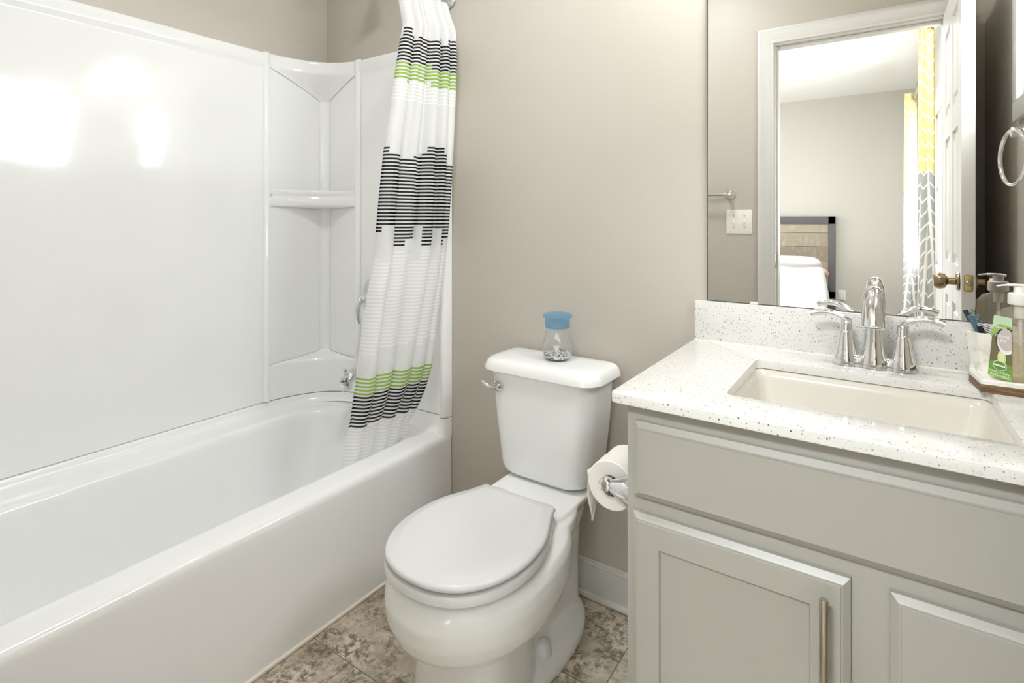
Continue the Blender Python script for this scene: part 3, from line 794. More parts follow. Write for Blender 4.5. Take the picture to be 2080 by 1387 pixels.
# closed lid, squared off at the hinge end with two pointed shoulders
def lid_ring(ins, z):
    return outline([(.121, -.333), (.120, -.326), (.114, -.3225), (.06, -.321)], ins, z)
b = B(); b.rings([lid_ring(i_, z_) for i_, z_ in [(.012, .4285), (.004, .4292), (.001, .432), (0.0, .4365), (.0018, .4415), (.007, .4448), (.022, .4460), (.027, .4480), (.033, .4485)]]); b.build('lid', M['seat'], toi, ang=40)
for sx in (-1, 1): B().box(TC + sx * .078 - .02, TC + sx * .078 + .02, -.319, -.296, .4085, .430, .006).build('hinge', M['seat'], toi)
# tank
def rrz(x0, x1, y0, y1, r, z, n=8): return [(x, y, z) for x, y in rr(x0, x1, y0, y1, [r[0], r[1], r[2], r[3]], n)]
b = B()
rt = [.02, .02, .055, .055]
b.rings([rrz(1.165, 1.375, -.165, -.045, rt, .410), rrz(1.140, 1.400, -.180, -.035, rt, .414), rrz(1.122, 1.418, -.190, -.030, rt, .425), rrz(1.115, 1.424, -.195, -.027, rt, .445), rrz(1.098, 1.442, -.202, -.025, rt, .60), rrz(1.088, 1.452, -.207, -.025, rt, .745)])
b.build('tank', M['porcelain'], toi, ang=50)
b = B()
rl = [.03, .03, .065, .065]
b.rings([rrz(1.085, 1.455, -.205, -.024, rt, .738), rrz(1.066, 1.473, -.219, -.019, rl, .738), rrz(1.061, 1.478, -.223, -.017, rl, .742), rrz(1.062, 1.476, -.222, -.017, rl, .752), rrz(1.068, 1.470, -.217, -.018, rl, .766), rrz(1.076, 1.462, -.211, -.022, rl, .773), rrz(1.090, 1.448, -.200, -.032, rl, .7765), rrz(1.12, 1.418, -.17, -.06, rl, .778)])
b.build('tank_lid', M['porcelain'], toi, ang=50)
b = B().lathe([(0.0165, 0), (0.0165, 0.008), (0.012, 0.012), (0.010, 0.022), (0.0, 0.023)], 24, (1.135, -.2055, .693), '-Y')
lp_ = catmull([(1.140, -.222, .692), (1.122, -.227, .692), (1.104, -.229, .700), (1.090, -.230, .707)], 5)
b.tube(lp_, [.010 - .004 * i / (len(lp_) - 1) for i in range(len(lp_))], 14, flat=.8, up=(0, 0, 1)); b.build('flush_lever', M['chrome'], toi, ang=50)

# jar on the tank
JX, JY, JZ = 1.292, -0.105, 0.7785
jar = thing('decorative_jar', (JX, JY, JZ), 'small faceted glass jar with a blue collar on the toilet tank', 'jar')
JR = [(0.030, 0.0), (0.040, 0.004), (0.047, 0.018), (0.049, 0.034), (0.047, 0.052), (0.041, 0.074), (0.036, 0.092), (0.034, 0.104)]
b = B(); rows = []
for k_, (r_, z_) in enumerate(JR + [(r2 - 0.0022, z2 + (0.003 if z2 < .01 else 0)) for r2, z2 in JR[::-1]]):
    rows.append([(r_ * math.cos(2 * PI * (q + 0.5 * (k_ % 2)) / 14), r_ * math.sin(2 * PI * (q + 0.5 * (k_ % 2)) / 14), z_) for q in range(14)])
b.rings(rows); jg = b.build('jar_glass', M['glass'], None, ang=5, sm=False); jg.parent = jar
b = B().lathe([(0.0345, 0.100), (0.0385, 0.101), (0.0385, 0.1165), (0.0375, 0.118), (0.0385, 0.1195), (0.0385, 0.130), (0.047, 0.134), (0.048, 0.138), (0.040, 0.143), (0.030, 0.1445), (0.020, 0.146), (0.0, 0.146)], 36); o = b.build('collar', M['blue_glass'], None); o.parent = jar; o['label'] = 'translucent blue collar and lid'
b = B().lathe([(0.0, 0.0035), (0.030, 0.0035), (0.040, 0.007), (0.0445, 0.016), (0.044, 0.022), (0.03, 0.024), (0.0, 0.025)], 30)
gr = b.build('gravel', M['gravel'], None); gr.parent = jar; gr['label'] = 'black and white gravel in the bottom'
tx_ = bpy.data.textures.new('gravel_lumps', 'CLOUDS'); tx_.noise_scale = 0.006
sb = gr.modifiers.new('sub', 'SUBSURF'); sb.levels = 3; sb.render_levels = 3; sb.subdivision_type = 'SIMPLE'
dm = gr.modifiers.new('disp', 'DISPLACE'); dm.texture = tx_; dm.strength = 0.004; dm.mid_level = 0.7

# ------------------------------------------------------------------ vanity
VX0, VX1, VF = 1.718, 2.503, -0.572
van = thing('vanity_cabinet', (2.11, -0.29, 0), 'grey painted bathroom vanity cabinet under the speckled counter', 'cabinet')
b = B().box(VX0, VX1, VF, VF + .019, 0.10, 0.8555, 0.0012)
b.box(VX0 + .0008, VX0 + .018, VF + .0194, -.002, .10, .8553).box(VX1 - .018, VX1 - .0008, VF + .0194, -.002, .10, .8553).box(VX0 + .019, VX1 - .019, -.014, -.003, .101, .70).box(VX0 + .019, VX1 - .019, VF + .02, -.015, .102, .12)
b.box(VX0 + 0.01, VX1 - .001, VF + 0.07, VF + .085, 0.001, 0.0995).box(VX0 + .0101, VX0 + .025, VF + .086, -.002, .001, .0995)
b.build('cabinet_body', M['cabinet'], van, ang=25)
def front(x0, x1, z0, z1, name, recess=False):
    b = B(); y0 = VF - 0.001; t = 0.019; bv = 0.013
    def rect(ins, y): return [(x0 + ins, y, z0 + ins), (x1 - ins, y, z0 + ins), (x1 - ins, y, z1 - ins), (x0 + ins, y, z1 - ins)]
    R = [rect(0, y0), rect(0, y0 - 0.008), rect(0.004, y0 - 0.011), rect(bv - 0.003, y0 - t + 0.0035), rect(bv, y0 - t + 0.0035), rect(bv + 0.0006, y0 - t)]
    if recess: R += [rect(0.056, y0 - t), rect(0.058, y0 - t + 0.006), rect(0.066, y0 - t + 0.0075)]
    b.rings(R); return b.build(name, M['cabinet'], van, ang=12)
front(1.736, 2.486, 0.676, 0.824, 'drawer_front')
dr = front(1.733, 2.098, 0.125, 0.646, 'door', True)
for (za, zb) in ((0.478, 0.646), (0.300, 0.466), (0.125, 0.288)): front(2.150, 2.487, za, zb, 'drawer')
b = B(); hx, hy = 2.064, VF - 0.052
b.tube([(hx, hy, .470), (hx, hy, .471), (hx, hy, .6235), (hx, hy, .6245)], [.0058, .0064, .0064, .0058], 20)
for z in (.500, .595): b.tube([(hx, hy, z), (hx, VF - .018, z)], .0045, 12)
hd = b.build('handle', M['nickel'], dr, ang=50); hd['label'] = 'brushed nickel bar handle'

ctr = thing('countertop', (2.1, -0.3, 0.856), 'white speckled quartz vanity counter with a matching backsplash', 'countertop')
ZT_ = 0.876
b = B()
OX0, OX1, OY0, OY1 = 1.692, 2.504, -0.600, -0.001
SX0, SX1, SY0, SY1 = 1.884, 2.318, -0.482, -0.160
def cring(ins, z): return [(x, y, z) for x, y in rr(OX0 + ins, OX1 - ins * 0.1, OY0 + ins, OY1, [.001, .001, .001, .012], 8)]
def crg(ins, z):
    return [(x, y, z) for x, y in rr(OX0 + ins, OX1, OY0 + ins, OY1, [.002, .002, .014, .002], 8)]
def hole(ins, z): return [(x, y, z) for x, y in rr(SX0 + ins, SX1 - ins, SY0 + ins, SY1 - ins, [.018] * 4, 8)]
R = [hole(0, ZT_ - .020), crg(.0015, ZT_ - .020), crg(0, ZT_ - .0185), crg(0, ZT_ - .0025), crg(.0007, ZT_ - .0007), crg(.0025, ZT_), hole(-.0022, ZT_), hole(-.0006, ZT_ - .0006), hole(0, ZT_ - .0022), hole(0, ZT_ - .020)]
b.rings(R, True, False, False); b.build('counter_slab', M['quartz'], ctr, ang=35)
b = B().box(1.694, 2.504, -0.0205, -0.0005, ZT_, 0.9875, 0.0015); b.build('backsplash', M['quartz'], ctr)
b = B().box(1.694, 2.504, -0.0225, -0.019, ZT_ - .0005, ZT_ + .0015, 0.0005); b.build('caulk_bead', M['caulk'], ctr)

snk = thing('sink', (2.10, -0.32, 0.74), 'white rectangular undermount sink set in the speckled counter', 'sink')
def srg(ins, z, r=.03): return [(x, y, z) for x, y in rr(SX0 - .004 + ins, SX1 + .004 - ins, SY0 - .004 + ins, SY1 + .004 - ins, [r] * 4, 8)]
b = B(); b.rings([srg(-.02, .8545), srg(0, .8545), srg(.004, .852), srg(.010, .835), srg(.020, .79), srg(.032, .755, .04), srg(.05, .738, .05), srg(.08, .731, .06), srg(.14, .728, .02)], True, False, True); b.build('basin', M['sink'], snk, ang=60)
b = B().lathe([(0.024, 0.0), (0.024, 0.003), (0.018, 0.004), (0.017, 0.002), (0.0, 0.003)], 28, (2.10, -0.32, 0.7285)); b.build('drain', M['chrome'], snk)

# faucet
FX, FY = 2.122, -0.088
fau = thing('faucet', (FX, FY, ZT_), 'chrome two-handle centerset faucet on the counter behind the sink', 'faucet')
b = B(); rows = []
for ins, z in ((-.001, ZT_ + .0005), (-.001, ZT_ + .006), (.0005, ZT_ + .018), (.003, ZT_ + .0245), (.008, ZT_ + .0265)):
    r = []
    for k in range(72):
        t = 2 * PI * k / 72; c_, s_ = math.cos(t), math.sin(t)
        ax = .081 - ins; base = .026 - ins
        x = ax * math.copysign(abs(c_) ** .8, c_)
        w = base * (0.86 + 0.14 * math.cos(2 * PI * x / .055)) if abs(x) < .078 else base
        r.append((FX + x, FY + w * math.copysign(abs(s_) ** .75, s_), z))
    rows.append(r)
b.rings(rows); b.build('base_plate', M['chrome'], fau, ang=50)
for sx in (-1, 1):
    cx = FX + sx * .0545
    b = B().lathe([(.0265, .001), (.0262, .018), (.0225, .028), (.0190, .045), (.0158, .064), (.0135, .078), (.0128, .0800), (.0120, .0806), (.0128, .0812), (.0125, .094), (.0118, .104), (.006, .109), (0, .110)], 36, (cx, FY, ZT_))
    hn = b.build('handle', M['chrome'], fau, ang=50)
    b = B(); P = catmull([(cx - sx * .006, FY, ZT_ + .100), (cx + sx * .012, FY - .001, ZT_ + .112), (cx + sx * .034, FY - .003, ZT_ + .1205), (cx + sx * .056, FY - .005, ZT_ + .1195), (cx + sx * .074, FY - .006, ZT_ + .1135)], 6)
    n_ = len(P) - 1
    b.tube(P, [.0118 - .0025 * math.sin(PI * min(1, i / n_ * 1.1) * .5) + .0015 * (i / n_) for i in range(n_ + 1)], 18, flat=.70, up=(0, 0, 1)); b.build('lever', M['chrome'], hn, ang=60)
b = B().lathe([(.0285, .001), (.0280, .018), (.0240, .034), (.0205, .055), (.0180, .080), (.0165, .105), (.0160, .120)], 40, (FX, FY, ZT_), cap1=False)
P = catmull([(FX, FY, ZT_ + .118), (FX, FY - .002, ZT_ + .145), (FX, FY - .014, ZT_ + .168), (FX, FY - .036, ZT_ + .177), (FX, FY - .060, ZT_ + .170), (FX, FY - .078, ZT_ + .152), (FX, FY - .088, ZT_ + .128), (FX, FY - .093, ZT_ + .108)], 6)
n_ = len(P) - 1
rs = []
for i in range(n_ + 1):
    t = i / n_; rs.append(.0160 + (.0005 if t < .45 else 0) + (max(0, t - .45) / .55) ** .75 * .0085)
b.tube(P, rs, 30, up=(1, 0, 0)); b.build('spout', M['chrome'], fau, ang=55)
b = B().torus((FX, FY - .0935, ZT_ + .1065), .0245, .0016, 'Z', 40, 10, Matrix.Rotation(math.radians(-14), 3, 'X')); b.build('aerator_rim', M['chrome'], fau)

# mirror with clips
mir = thing('wall_mirror', (2.11, -0.003, 0.989), 'large frameless mirror above the backsplash', 'mirror')
b = B().box(1.727, 2.5035, -0.0062, -0.001, 0.9895, 1.99, 0.0); b.build('mirror_glass', M['mirror'], mir, sm=False)
b = B().box(1.7255, 1.7275, -0.0068, -0.001, 0.9892, 1.99).box(1.7255, 2.5035, -0.0068, -0.001, 0.9882, 0.9896); b.build('polished_edge', M['mirror_edge'], mir, sm=False)
for cx in (1.849, 2.39):
    b = B().box(cx - .010, cx + .010, -.0092, -.0068, .9876, .9945, .001); k = b.build('mirror_clip', M['plastic_pink'], mir); k['label'] = 'clear plastic mirror clip'

# vanity light above the mirror (above the frame)
vl = thing('vanity_light', (2.10, 0, 2.22), 'two-shade vanity light on the wall above the mirror', 'wall lamp')
b = B().box(1.72, 2.32, -.025, -.001, 2.24, 2.30, .006); b.build('back_plate', M['nickel'], vl)
for bx_ in (1.84, 2.20):
    b = B().tube(catmull([(bx_, -.02, 2.27), (bx_, -.08, 2.285), (bx_, -.14, 2.27), (bx_, -.14, 2.235)], 5), .008, 12); arm = b.build('arm', M['nickel'], vl)
    b = B().lathe([(.020, .085), (.030, .080), (.048, .040), (.058, 0.0), (.056, 0.0), (.045, .040), (.028, .076)], 32, (bx_, -.14, 2.155), cap0=False, cap1=False); b.build('lamp_shade', M['lit_glass'], vl)
cl_ = thing('ceiling_light', (1.25, -0.80, 2.74), 'round flush ceiling light in the middle of the bathroom ceiling', 'ceiling light')
b = B().lathe([(.17, 0), (.17, -.02), (.165, -.025), (0, -.025)], 40, (1.25, -.80, 2.739)); b.build('base', M['nickel'], cl_)
b = B().lathe([(.155, -.026), (.150, -.045), (.155, -.060)], 40, (1.25, -.80, 2.739), cap0=True, cap1=False); b.build('glass_dome', M['lit_dome'], cl_)

# ------------------------------------------------------------------ toilet paper holder and roll
HX, HY, HZ = 1.642, -0.43, 0.642
tph = thing('toilet_paper_holder', (1.717, -.43, HZ), 'chrome toilet paper holder on the side of the vanity', 'paper holder')
for y in (-.508, -.352):
    b = B(); b.lathe([(.033, .0005), (.034, .003), (.0325, .012), (.028, .026), (.022, .042), (.0165, .054), (.0150, .060)], 36, (1.7175, y, HZ), '-X')
    b.lathe([(.0, -.004), (.0115, -.0035), (.0150, .0), (.0150, .014), (.012, .019), (0, .019)], 26, (HX, y + (-.006 if y < -.43 else -.008), HZ), 'Y'); b.build('post', M['chrome'], tph, ang=50)
b = B().lathe([(.0075, -.075), (.0075, .075)], 20, (HX, HY, HZ), 'Y'); b.build('roller', M['chrome'], tph)
rol = thing('toilet_paper_roll', (HX, HY, HZ), 'white toilet paper roll with a torn hanging end', 'toilet paper')
rc = Vector((HX - .001, 0, HZ - .0143))
b = B(); ro, ri = .055, .0235
prof = [(ri, -.052), (ro - .002, -.052), (ro, -.050), (ro, .050), (ro - .002, .052), (ri, .052), (ri, -.052)]
b.lathe(prof, 56, (rc.x, HY, rc.z), 'Y', False, False); b.build('paper', M['paper'], rol, ang=40)
b = B().lathe([(ri - .0002, -.0525), (ri - .0016, -.0525), (ri - .0016, .0525), (ri - .0002, .0525), (ri - .0002, -.0525)], 40, (rc.x, HY, rc.z), 'Y', False, False); b.build('cardboard_core', M['card'], rol)
b = B(); rows = []
N_ = 14
for i in range(N_ + 1):
    t = i / N_; z = rc.z + .02 - t * .115
    x = rc.x - ro - .0015 + .004 * t * t + (.010 * max(0, t - .5))
    # torn diagonal end
    y0 = HY - .052; y1 = HY + .052
    cut = y0 + (y1 - y0) * max(0.0, min(1, (1.0 - t) / 0.62)) if t > .38 else y1
    rows.append([(x + .0015 * math.sin(9 * t + 5 * q / 6), y0 + .012 * max(0, t - .5) + (cut - y0) * q / 6, z) for q in range(7)])
b.grid(rows); tl = b.build('hanging_sheet', M['paper'], rol, ang=60)
so = tl.modifiers.new('thick', 'SOLIDIFY'); so.thickness = .0006

# ------------------------------------------------------------------ tray, cup, combs, soap
tr = thing('vanity_tray', (2.37, -.10, ZT_), 'marble tray on a dark wood base at the right end of the counter', 'tray')
def hexa(x0, x1, y0, y1, c): return [(x0, y0 + 0.0), (x1 , y0), (x1, y1 - c), (x1 - c, y1), (x0 + c * .3, y1), (x0, y1 - c)]
TP = [(2.322, -.188), (2.455, -.188), (2.490, -.150), (2.490, -.055), (2.455, -.024), (2.310, -.024), (2.292, -.045), (2.292, -.135)]
TPs = [(2.300, -.186), (2.470, -.186), (2.490, -.105), (2.470, -.024), (2.300, -.024), (2.290, -.105)]
def scale_poly(P, d):
    cx = sum(p[0] for p in P) / len(P); cy = sum(p[1] for p in P) / len(P)
    return [(x + (cx - x) * d / math.hypot(cx - x, cy - y), y + (cy - y) * d / math.hypot(cx - x, cy - y)) for x, y in P]
b = B().prism(TPs, ZT_ + .0005, ZT_ + .0165, .001); b.build('wood_base', M['tray_wood'], tr, ang=25)
b = B(); z0 = ZT_ + .0166
def pz(P, z): return [(x, y, z) for x, y in P]
b.rings([pz(TPs, z0), pz(TPs, z0 + .007), pz(scale_poly(TPs, .002), z0 + .0095), pz(scale_poly(TPs, .010), z0 + .0095), pz(scale_poly(TPs, .014), z0 + .004)]); b.build('marble_plate', M['marble'], tr, ang=25)
cup = thing('marble_cup', (2.37, -.055, z0 + .004), 'white marble holder standing on the tray against the backsplash', 'cup')
CP = [(2.312, -.078), (2.452, -.078), (2.468, -.055), (2.458, -.031), (2.306, -.031), (2.298, -.052)]
b = B(); zc = z0 + .0042
def cpg(g, z): return [(x - .0 + (x - 2.385) * g, y + (y + .052) * g, z) for x, y in CP]
b.rings([cpg(-.03, zc), cpg(0.0, zc + .012), cpg(.055, zc + .045), cpg(.085, zc + .078), cpg(.075, zc + .0795), cpg(.03, zc + .079), cpg(.0, zc + .074), cpg(-.06, zc + .01)])
b.build('cup_body', M['marble'], cup, ang=28)
def comb(name, mat, base, direction, length, w, label, teeth):
    b = B(); d = Vector(direction).normalized(); s_ = Vector((1, 0, .25)); s_ = (s_ - d * s_.dot(d)).normalized(); n_ = d.cross(s_)
    def bar(p, q, r1, r2, fl): b.tube([p, p + (q - p) * .5, q], [r1, (r1 + r2) / 2, r2], 8, flat=fl, up=tuple(n_))
    P0 = Vector(base); bar(P0, P0 + d * length, .0045, .0050, .45)
    for k in range(teeth):
        q = P0 + d * (length - .003 - k * .0034); bar(q, q + s_ * w, .0009, .0006, 1.0)
    o = b.build(name, mat, ang=60); tag(o, label, 'comb'); return o
comb('comb', M['plastic_blue'], (2.336, -.054, .915), (-.42, .03, 1.0), .102, .016, 'slate blue comb sticking up out of the marble cup', 12)
comb('comb', M['plastic_black'], (2.345, -.060, .915), (-.42, -.02, .90), .080, .017, 'black comb lower in the marble cup, below the blue one', 10)

# soap bottle: tapered square bottle turned 45 degrees, label on the face towards the tub
BX, BY, BZ = 2.366, -.134, z0 + .0042
sp = thing('soap_bottle', (BX, BY, BZ), 'clear foaming hand soap pump bottle with a green label on the tray', 'soap bottle')
QA = math.radians(33.4); QW = .0400; QN = .0300     # half widths of the wide clear face and the narrow labelled side
def sq(ins, z, r=.010, ch=5, rnd=None):
    hw, hn = (QW - ins, QN - ins) if rnd is None else (rnd, rnd)
    r = min(r, hw * .999, hn * .999)
    pts = rr(-hw, hw, -hn, hn, [r] * 4, ch); c, s_ = math.cos(QA), math.sin(QA)
    return [(BX + x * c - y * s_, BY + x * s_ + y * c, z) for x, y in pts]
b = B()
b.rings([sq(.004, BZ), sq(0, BZ + .005), sq(.0045, BZ + .100), sq(.006, BZ + .128, .010), sq(.010, BZ + .137, .012), sq(.013, BZ + .142, .013), sq(0, BZ + .146, .0152, 5, .0152), sq(0, BZ + .152, .0148, 5, .0150)], True, True, True)
b.build('bottle_body', M['soap_plastic'], sp, ang=30)
b = B(); b.rings([sq(.006, BZ + .002), sq(.003, BZ + .006), sq(.0055, BZ + .070)]); b.build('liquid_soap', M['soap_liquid'], sp, ang=30)
b = B().lathe([(.0185, 0), (.0195, .002), (.0190, .021), (.017, .023), (.0105, .0235), (.0100, .036), (.0, .037)], 32, (BX, BY, BZ + .152)); 
b.tube(catmull([(BX + .014, BY + .003, BZ + .189), (BX, BY, BZ + .1905), (BX - .018, BY - .003, BZ + .1905), (BX - .036, BY - .006, BZ + .1875)], 5), [.0075] * 5 + [.0065] * 6 + [.0042] * 5, 14, flat=.42, up=(0, 0, 1))
b.build('pump', M['plastic_white'], sp, ang=40)
b = B().tube([(BX, BY, BZ + .15), (BX, BY, BZ + .125), (BX, BY, BZ + .1245), (BX, BY, BZ + .01)], [.010, .009, .003, .003], 12); b.build('dip_tube', M['plastic_white'], sp)
# label
en = Vector((-math.cos(QA), -math.sin(QA), 0)); ex = Vector((math.sin(QA), -math.cos(QA), 0))
def lp3(u, z, off=0.0008):   # u in -1..1 across the narrow side, z above the bottle base
    g = .0045 * (z / .1) if z < .10 else .0045 + .0015 * (z - .10) / .028
    return Vector((BX, BY, BZ + z)) + ex * (u * (QN - g - .0025)) + en * (QW - g + off)
def lab_poly(pts, name, col, parent, off, lab=None):
    mt = simple(name + '_ink', col, .45); bb = B()
    f = [lp3(u, z, off) for u, z in pts]; g = [lp3(u, z, off - .0003) for u, z in pts]
    bb.rings([g, f]); o = bb.build(name, mt, parent, sm=False)
    if lab: o['label'] = lab
    return o
lab = lab_poly([(-1, .006), (1, .006), (1, .128), (-.9, .128)], 'label', rgb(112, 104, 74), sp, .0008, 'printed label, green and brown')
lab_poly([(-1, .006), (1, .006), (1, .034), (.2, .039), (-1, .036)], 'green_band', rgb(112, 152, 66), lab, .0011)
lab_poly([(-1, .006), (1, .006), (1, .0145), (-1, .0145)], 'green_band', rgb(132, 182, 66), lab, .0013)
lab_poly([(-1, .088), (-.2, .104), (1, .110), (1, .128), (-.9, .128)], 'leaf_print', rgb(190, 214, 178), lab, .0011)
lab_poly([(-1, .083), (-.1, .101), (1, .106), (1, .110), (-.2, .113), (-1, .100)], 'leaf_print', rgb(150, 182, 92), lab, .0012)
def disc(cu, cz, ru, rz, a0=0, a1=360, n=28, tilt=0):
    return [(cu + ru * math.cos(math.radians(a0 + (a1 - a0) * k / n)) + tilt * math.sin(math.radians(a0 + (a1 - a0) * k / n)), cz + rz * math.sin(math.radians(a0 + (a1 - a0) * k / n))) for k in range(n)]
def clampu(P): return [(max(-.98, min(.98, u)), z) for u, z in P]
lab_poly(clampu(disc(.42, .081, .95, .027)), 'coconut_print', rgb(70, 58, 48), lab, .0014)
lab_poly(clampu(disc(.48, .0795, .85, .025)), 'coconut_print', rgb(236, 232, 232), lab, .0016)
lab_poly(clampu(disc(.48, .083, .80, .021)), 'coconut_print', rgb(196, 186, 178), lab, .0018)
lab_poly(disc(.12, .046, .38, .015), 'lime_print', rgb(206, 214, 142), lab, .0015)
lab_poly(disc(.12, .046, .26, .012), 'lime_print', rgb(222, 226, 170), lab, .0017)
lab_poly(disc(.0, .030, .60, .0098), 'emblem', rgb(226, 236, 208), lab, .0020)
lab_poly(disc(.0, .030, .54, .0088), 'emblem', rgb(96, 136, 62), lab, .0022)
lab_poly([(-.50, .0285), (.50, .0285), (.50, .0318), (-.50, .0318)], 'emblem', rgb(220, 232, 204), lab, .0024)
Rm = Matrix((ex, Vector((0, 0, 1)), en)).transposed().to_4x4()
ink = simple('white_print', rgb(244, 244, 240), .5)
def lt(body, u, z, size, off=.0022, sx=1.0):
    return text(body, size, ink, lab, lp3(u, z, off), Rm, .00012, 'lettering', sx)
lt('coconut', .10, .0895, .0098); lt('LIME', .15, .0800, .0098)
lt('foaming hand soap', 0, .0172, .0062, .0020); lt('13.5 fl oz | 400 ml', 0, .0098, .0060, .0020)
lt('naturally', -.05, .1055, .0080, .0020)

# ------------------------------------------------------------------ things on the other walls, seen in the mirror
sw = thing('light_switch', (1.493, YD, 1.207), 'white double toggle switch plate beside the doorway', 'light switch')
b = B().box(1.428, 1.559, YD + .0005, YD + .006, 1.141, 1.272, .002); b.build('cover_plate', M['plastic_white'], sw)
for x in (1.466, 1.521):
    b = B().box(x - .006, x + .006, YD + .005, YD + .0075, 1.195, 1.219, .001).box(x - .0042, x + .0042, YD + .006, YD + .020, 1.196, 1.206, .002); b.build('toggle', M['plastic_white'], sw)
    for z in (1.176, 1.238): B().lathe([(.003, 0), (.003, .001), (0, .0012)], 12, (x, YD + .006, z), 'Y').build('screw', M['nickel'], sw)
tb = thing('towel_bar', (1.15, YD, 1.353), 'chrome towel bar on the wall beside the doorway', 'towel bar')
B().lathe([(.0085, -.32), (.0085, .32)], 18, (1.13, YD + .062, 1.353), 'X').build('bar', M['chrome'], tb)
for x in (.81, 1.449):
    B().lathe([(.026, .0005), (.026, .005), (.018, .012), (.011, .024), (.010, .050), (.014, .056), (.014, .066), (.0, .072)], 30, (x, YD, 1.353), 'Y').build('post', M['chrome'], tb, ang=50)
tg = thing('towel_ring', (XR, -.555, 1.48), 'chrome towel ring on the right wall below the small window', 'towel ring')
B().lathe([(.026, .0005), (.026, .005), (.018, .012), (.012, .022), (.011, .040), (.015, .046), (.015, .056), (0, .060)], 30, (XR, -.555, 1.474), '-X').build('post', M['chrome'], tg, ang=50)
B().torus((XR - .052, -.555, 1.400), .080, .0055, 'X', 56, 12, Matrix.Rotation(math.radians(-13), 3, 'Z')).build('ring', M['chrome'], tg)

# ------------------------------------------------------------------ bedroom seen through the doorway
bed = thing('bed', (.75, -5.2, 0), 'bed with a plank headboard in a charcoal frame against the far bedroom wall', 'bed')
HB0, HB1 = -.12, 1.645
b = B().box(HB0 + .06, HB1 - .06, -6.235, -6.195, .25, 1.20); hb = b.build('headboard', M['planks'], bed, sm=False)
b = B().box(HB0, HB0 + .076, -6.25, -6.175, .02, 1.257, .003).box(HB1 - .076, HB1, -6.25, -6.175, .02, 1.257, .003).box(HB0, HB1, -6.25, -6.175, 1.163, 1.257, .003).box(HB0, HB1, -6.25, -6.175, .25, .33); b.build('headboard_frame', M['charcoal_wood'], hb)
B().box(.02, 1.50, -6.17, -4.20, .30, .52, .05, 4).build('mattress', M['linen'], bed)
B().box(.02, 1.50, -6.17, -4.20, .06, .30, .01).build('bed_base', M['charcoal_wood'], bed)
def duvet():
    b = B(); rows = []
    nx, ny = 60, 70
    for i in range(ny + 1):
        t = i / ny; y = -5.62 + t * 1.62
        r = []
        for j in range(nx + 1):
            s_ = -1 + 2 * j / nx
            a = abs(s_); ex_ = max(0, a - .80) / .20
            x = .76 + math.copysign(min(a, .80) / .80 * .80 + .07 * ex_ + .05 * ex_ * t, s_)
            z = .67 - .36 * ex_ ** 1.3 + .018 * math.sin(7 * x + 3 * y) + .012 * math.sin(13 * y + 4 * x)
            yy = y
            if t > .90: q = (t - .90) / .10; yy = -5.62 + .90 * 1.62 + .06 * q; z -= .42 * q
            if t < .06: z -= .06 * (1 - t / .06)
            r.append((x, yy, max(z, .14)))
        rows.append(r)
    b.grid(rows); o = b.build('duvet', M['linen'], ang=180); so = o.modifiers.new('t', 'SOLIDIFY'); so.thickness = .02
    return tag(o, 'white duvet spread over the bed and hanging down its sides', 'duvet')
duvet()
def pillow(name, cx, cy, cz, sx, sy, sz, mat, label, rx=0.9, rz=0.0):
    b = B(); rows = []
    for k in range(13):
        v_ = -1 + 2 * k / 12; row = []
        for q in range(40):
            a = 2 * PI * q / 40; e = (1 - abs(v_) ** 2.5) ** .5 if abs(v_) < 1 else 0.02
            c_, s_ = math.cos(a), math.sin(a)
            row.append((sx * (.80 + .20 * (1 - e)) * 0 + sx * math.copysign(abs(c_) ** .42, c_) * (.86 + .14 * (1 - abs(v_))), sy * math.copysign(abs(s_) ** .42, s_) * (.86 + .14 * (1 - abs(v_))), sz * math.copysign(abs(v_) ** .6, v_)))
        rows.append(row)
    Mx = Matrix.Translation((cx, cy, cz)) @ Matrix.Rotation(rz, 4, 'Z') @ Matrix.Rotation(rx, 4, 'X')
    b.rings([[Mx @ Vector(p) for p in r] for r in rows]); return tag(b.build(name, mat, ang=70), label, 'pillow')
pillow('pillow', 1.19, -5.98, .665, .33, .17, .05, M['linen'], 'white pillow propped on the headboard, on the outlet side', .45, .04)
pillow('pillow', .42, -5.98, .665, .33, .17, .05, M['linen'], 'white pillow propped on the headboard, on the side away from the outlet', .45, -.03)
pillow('pillow', 1.50, -5.80, .59, .10, .12, .03, M['pink'], 'pink pillow tucked low at the bed edge', .25, .1)
ol = thing('wall_outlet', (1.72, YF, .33), 'white outlet with a plug beside the headboard', 'outlet')
B().box(1.672, 1.752, YF + .0005, YF + .007, .225, .350, .002).build('cover_plate', M['plastic_white'], ol)
for z in (.262, .313): B().lathe([(.016, 0), (.016, .002), (0, .0021)], 20, (1.712, YF + .007, z), 'Y').build('receptacle', M['plastic_white'], ol)
B().box(1.697, 1.727, YF + .009, YF + .040, .232, .282, .004).build('plug', M['plastic_white'], ol)

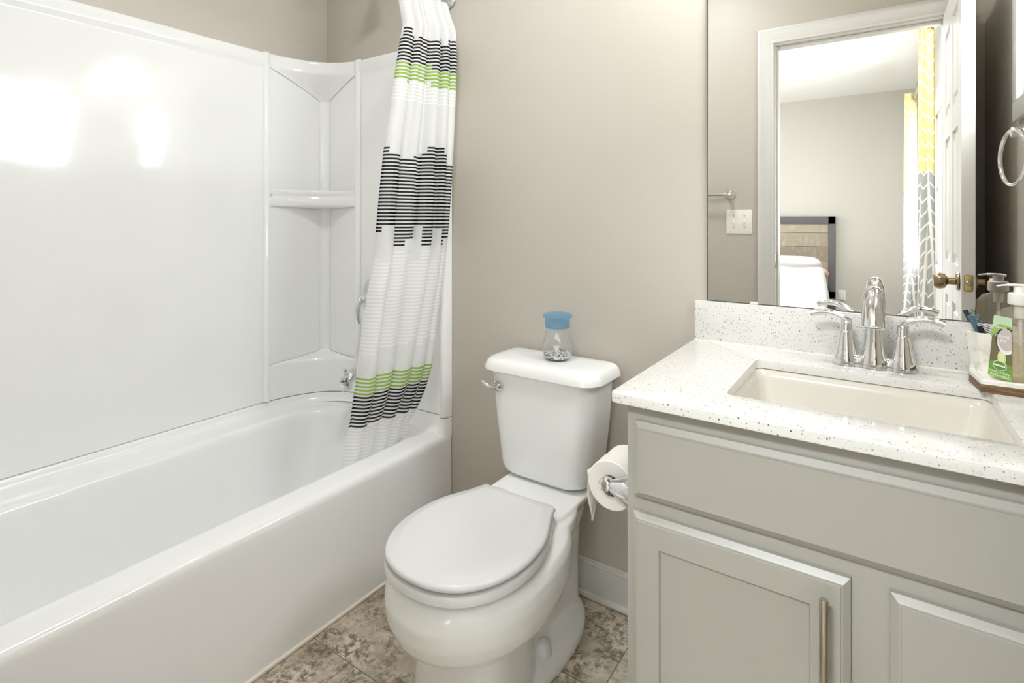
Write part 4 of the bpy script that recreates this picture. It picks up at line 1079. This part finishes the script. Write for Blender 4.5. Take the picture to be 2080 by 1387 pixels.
RX_, RZ_ = 2.375, 2.335
cr = thing('window_curtain_rod', (RX_, -3.7, RZ_), 'bedroom curtain rod carrying the chevron panels', 'curtain rod')
B().lathe([(.0125, -5.15), (.0125, -2.15)], 20, (RX_, 0, RZ_), 'Y').build('rod', M['nickel'], cr)
for y in (-5.05, -2.25): B().tube([(RX_, y, RZ_), (XR - .002, y, RZ_)], .007, 10).build('bracket', M['nickel'], cr)
def bed_curtain(y0, y1, nf, amp, label, grp, cx=RX_, phase=0.0, flip=1, shift=0.0):
    b = B(); rows, uv = [], []; n = nf * 22
    us = [0.0]; px = None
    for i in range(41):
        t = i / 40; z = 2.385 - t * 2.34; row, ur = [], []
        acc = 0; prev = None
        for j in range(n + 1):
            s_ = j / n; k = 2 * PI * nf * s_ + phase
            A = amp * (1 + .25 * t) * (.9 + .2 * math.sin(3.3 * s_ * nf + 1))
            x = cx + shift * t + A * math.sin(k); y = y0 + (y1 - y0) * s_ + .010 * math.sin(2 * k + 3 * t)
            if prev: acc += math.hypot(x - prev[0], y - prev[1])
            prev = (x, y); row.append((x, y, z)); ur.append((acc, z))
        rows.append(row); uv.append(ur)
    b.grid(rows, uv); o = b.build('window_curtain', M['chevron'], ang=180, recalc=False)
    tag(o, label, 'curtain', grp)
    for k in range(nf):
        for d_ in (.25, .75):
            y = y0 + (y1 - y0) * (k + d_ - phase / (2 * PI)) / nf
            g = B().torus((cx, y + .003, RZ_), .024, .0035, 'Y', 24, 8).build('grommet', M['nickel'], o)
    return o
bed_curtain(-2.62, -2.30, 3, .034, 'near chevron curtain, yellow above and grey below, closer to the bathroom door', 'chevron bedroom curtains', cx=RX_ - .030)
bed_curtain(-4.95, -4.60, 4, .046, 'far chevron curtain hanging by the far bedroom wall, washed pale by daylight', 'chevron bedroom curtains', cx=RX_ - .030)
bl = thing('bedroom_unseen_light', (.9, -3.9, 2.74), 'round flush ceiling light above the foot of the bed', 'ceiling light')
B().lathe([(.2, 0), (.2, -.03), (.19, -.035), (0, -.035)], 40, (.9, -3.9, 2.739)).build('base', M['nickel'], bl)
entry_fill = thing('bedroom_unseen_light', (1.75, -2.75, 2.74), 'added fill light on the bedroom ceiling just outside the bathroom doorway', 'ceiling light')  # out-of-view housing for the added fill lamp
B().lathe([(.19, 0), (.19, -.03), (.18, -.035), (0, -.035)], 40, (1.75, -2.75, 2.739)).build('base', M['nickel'], entry_fill)
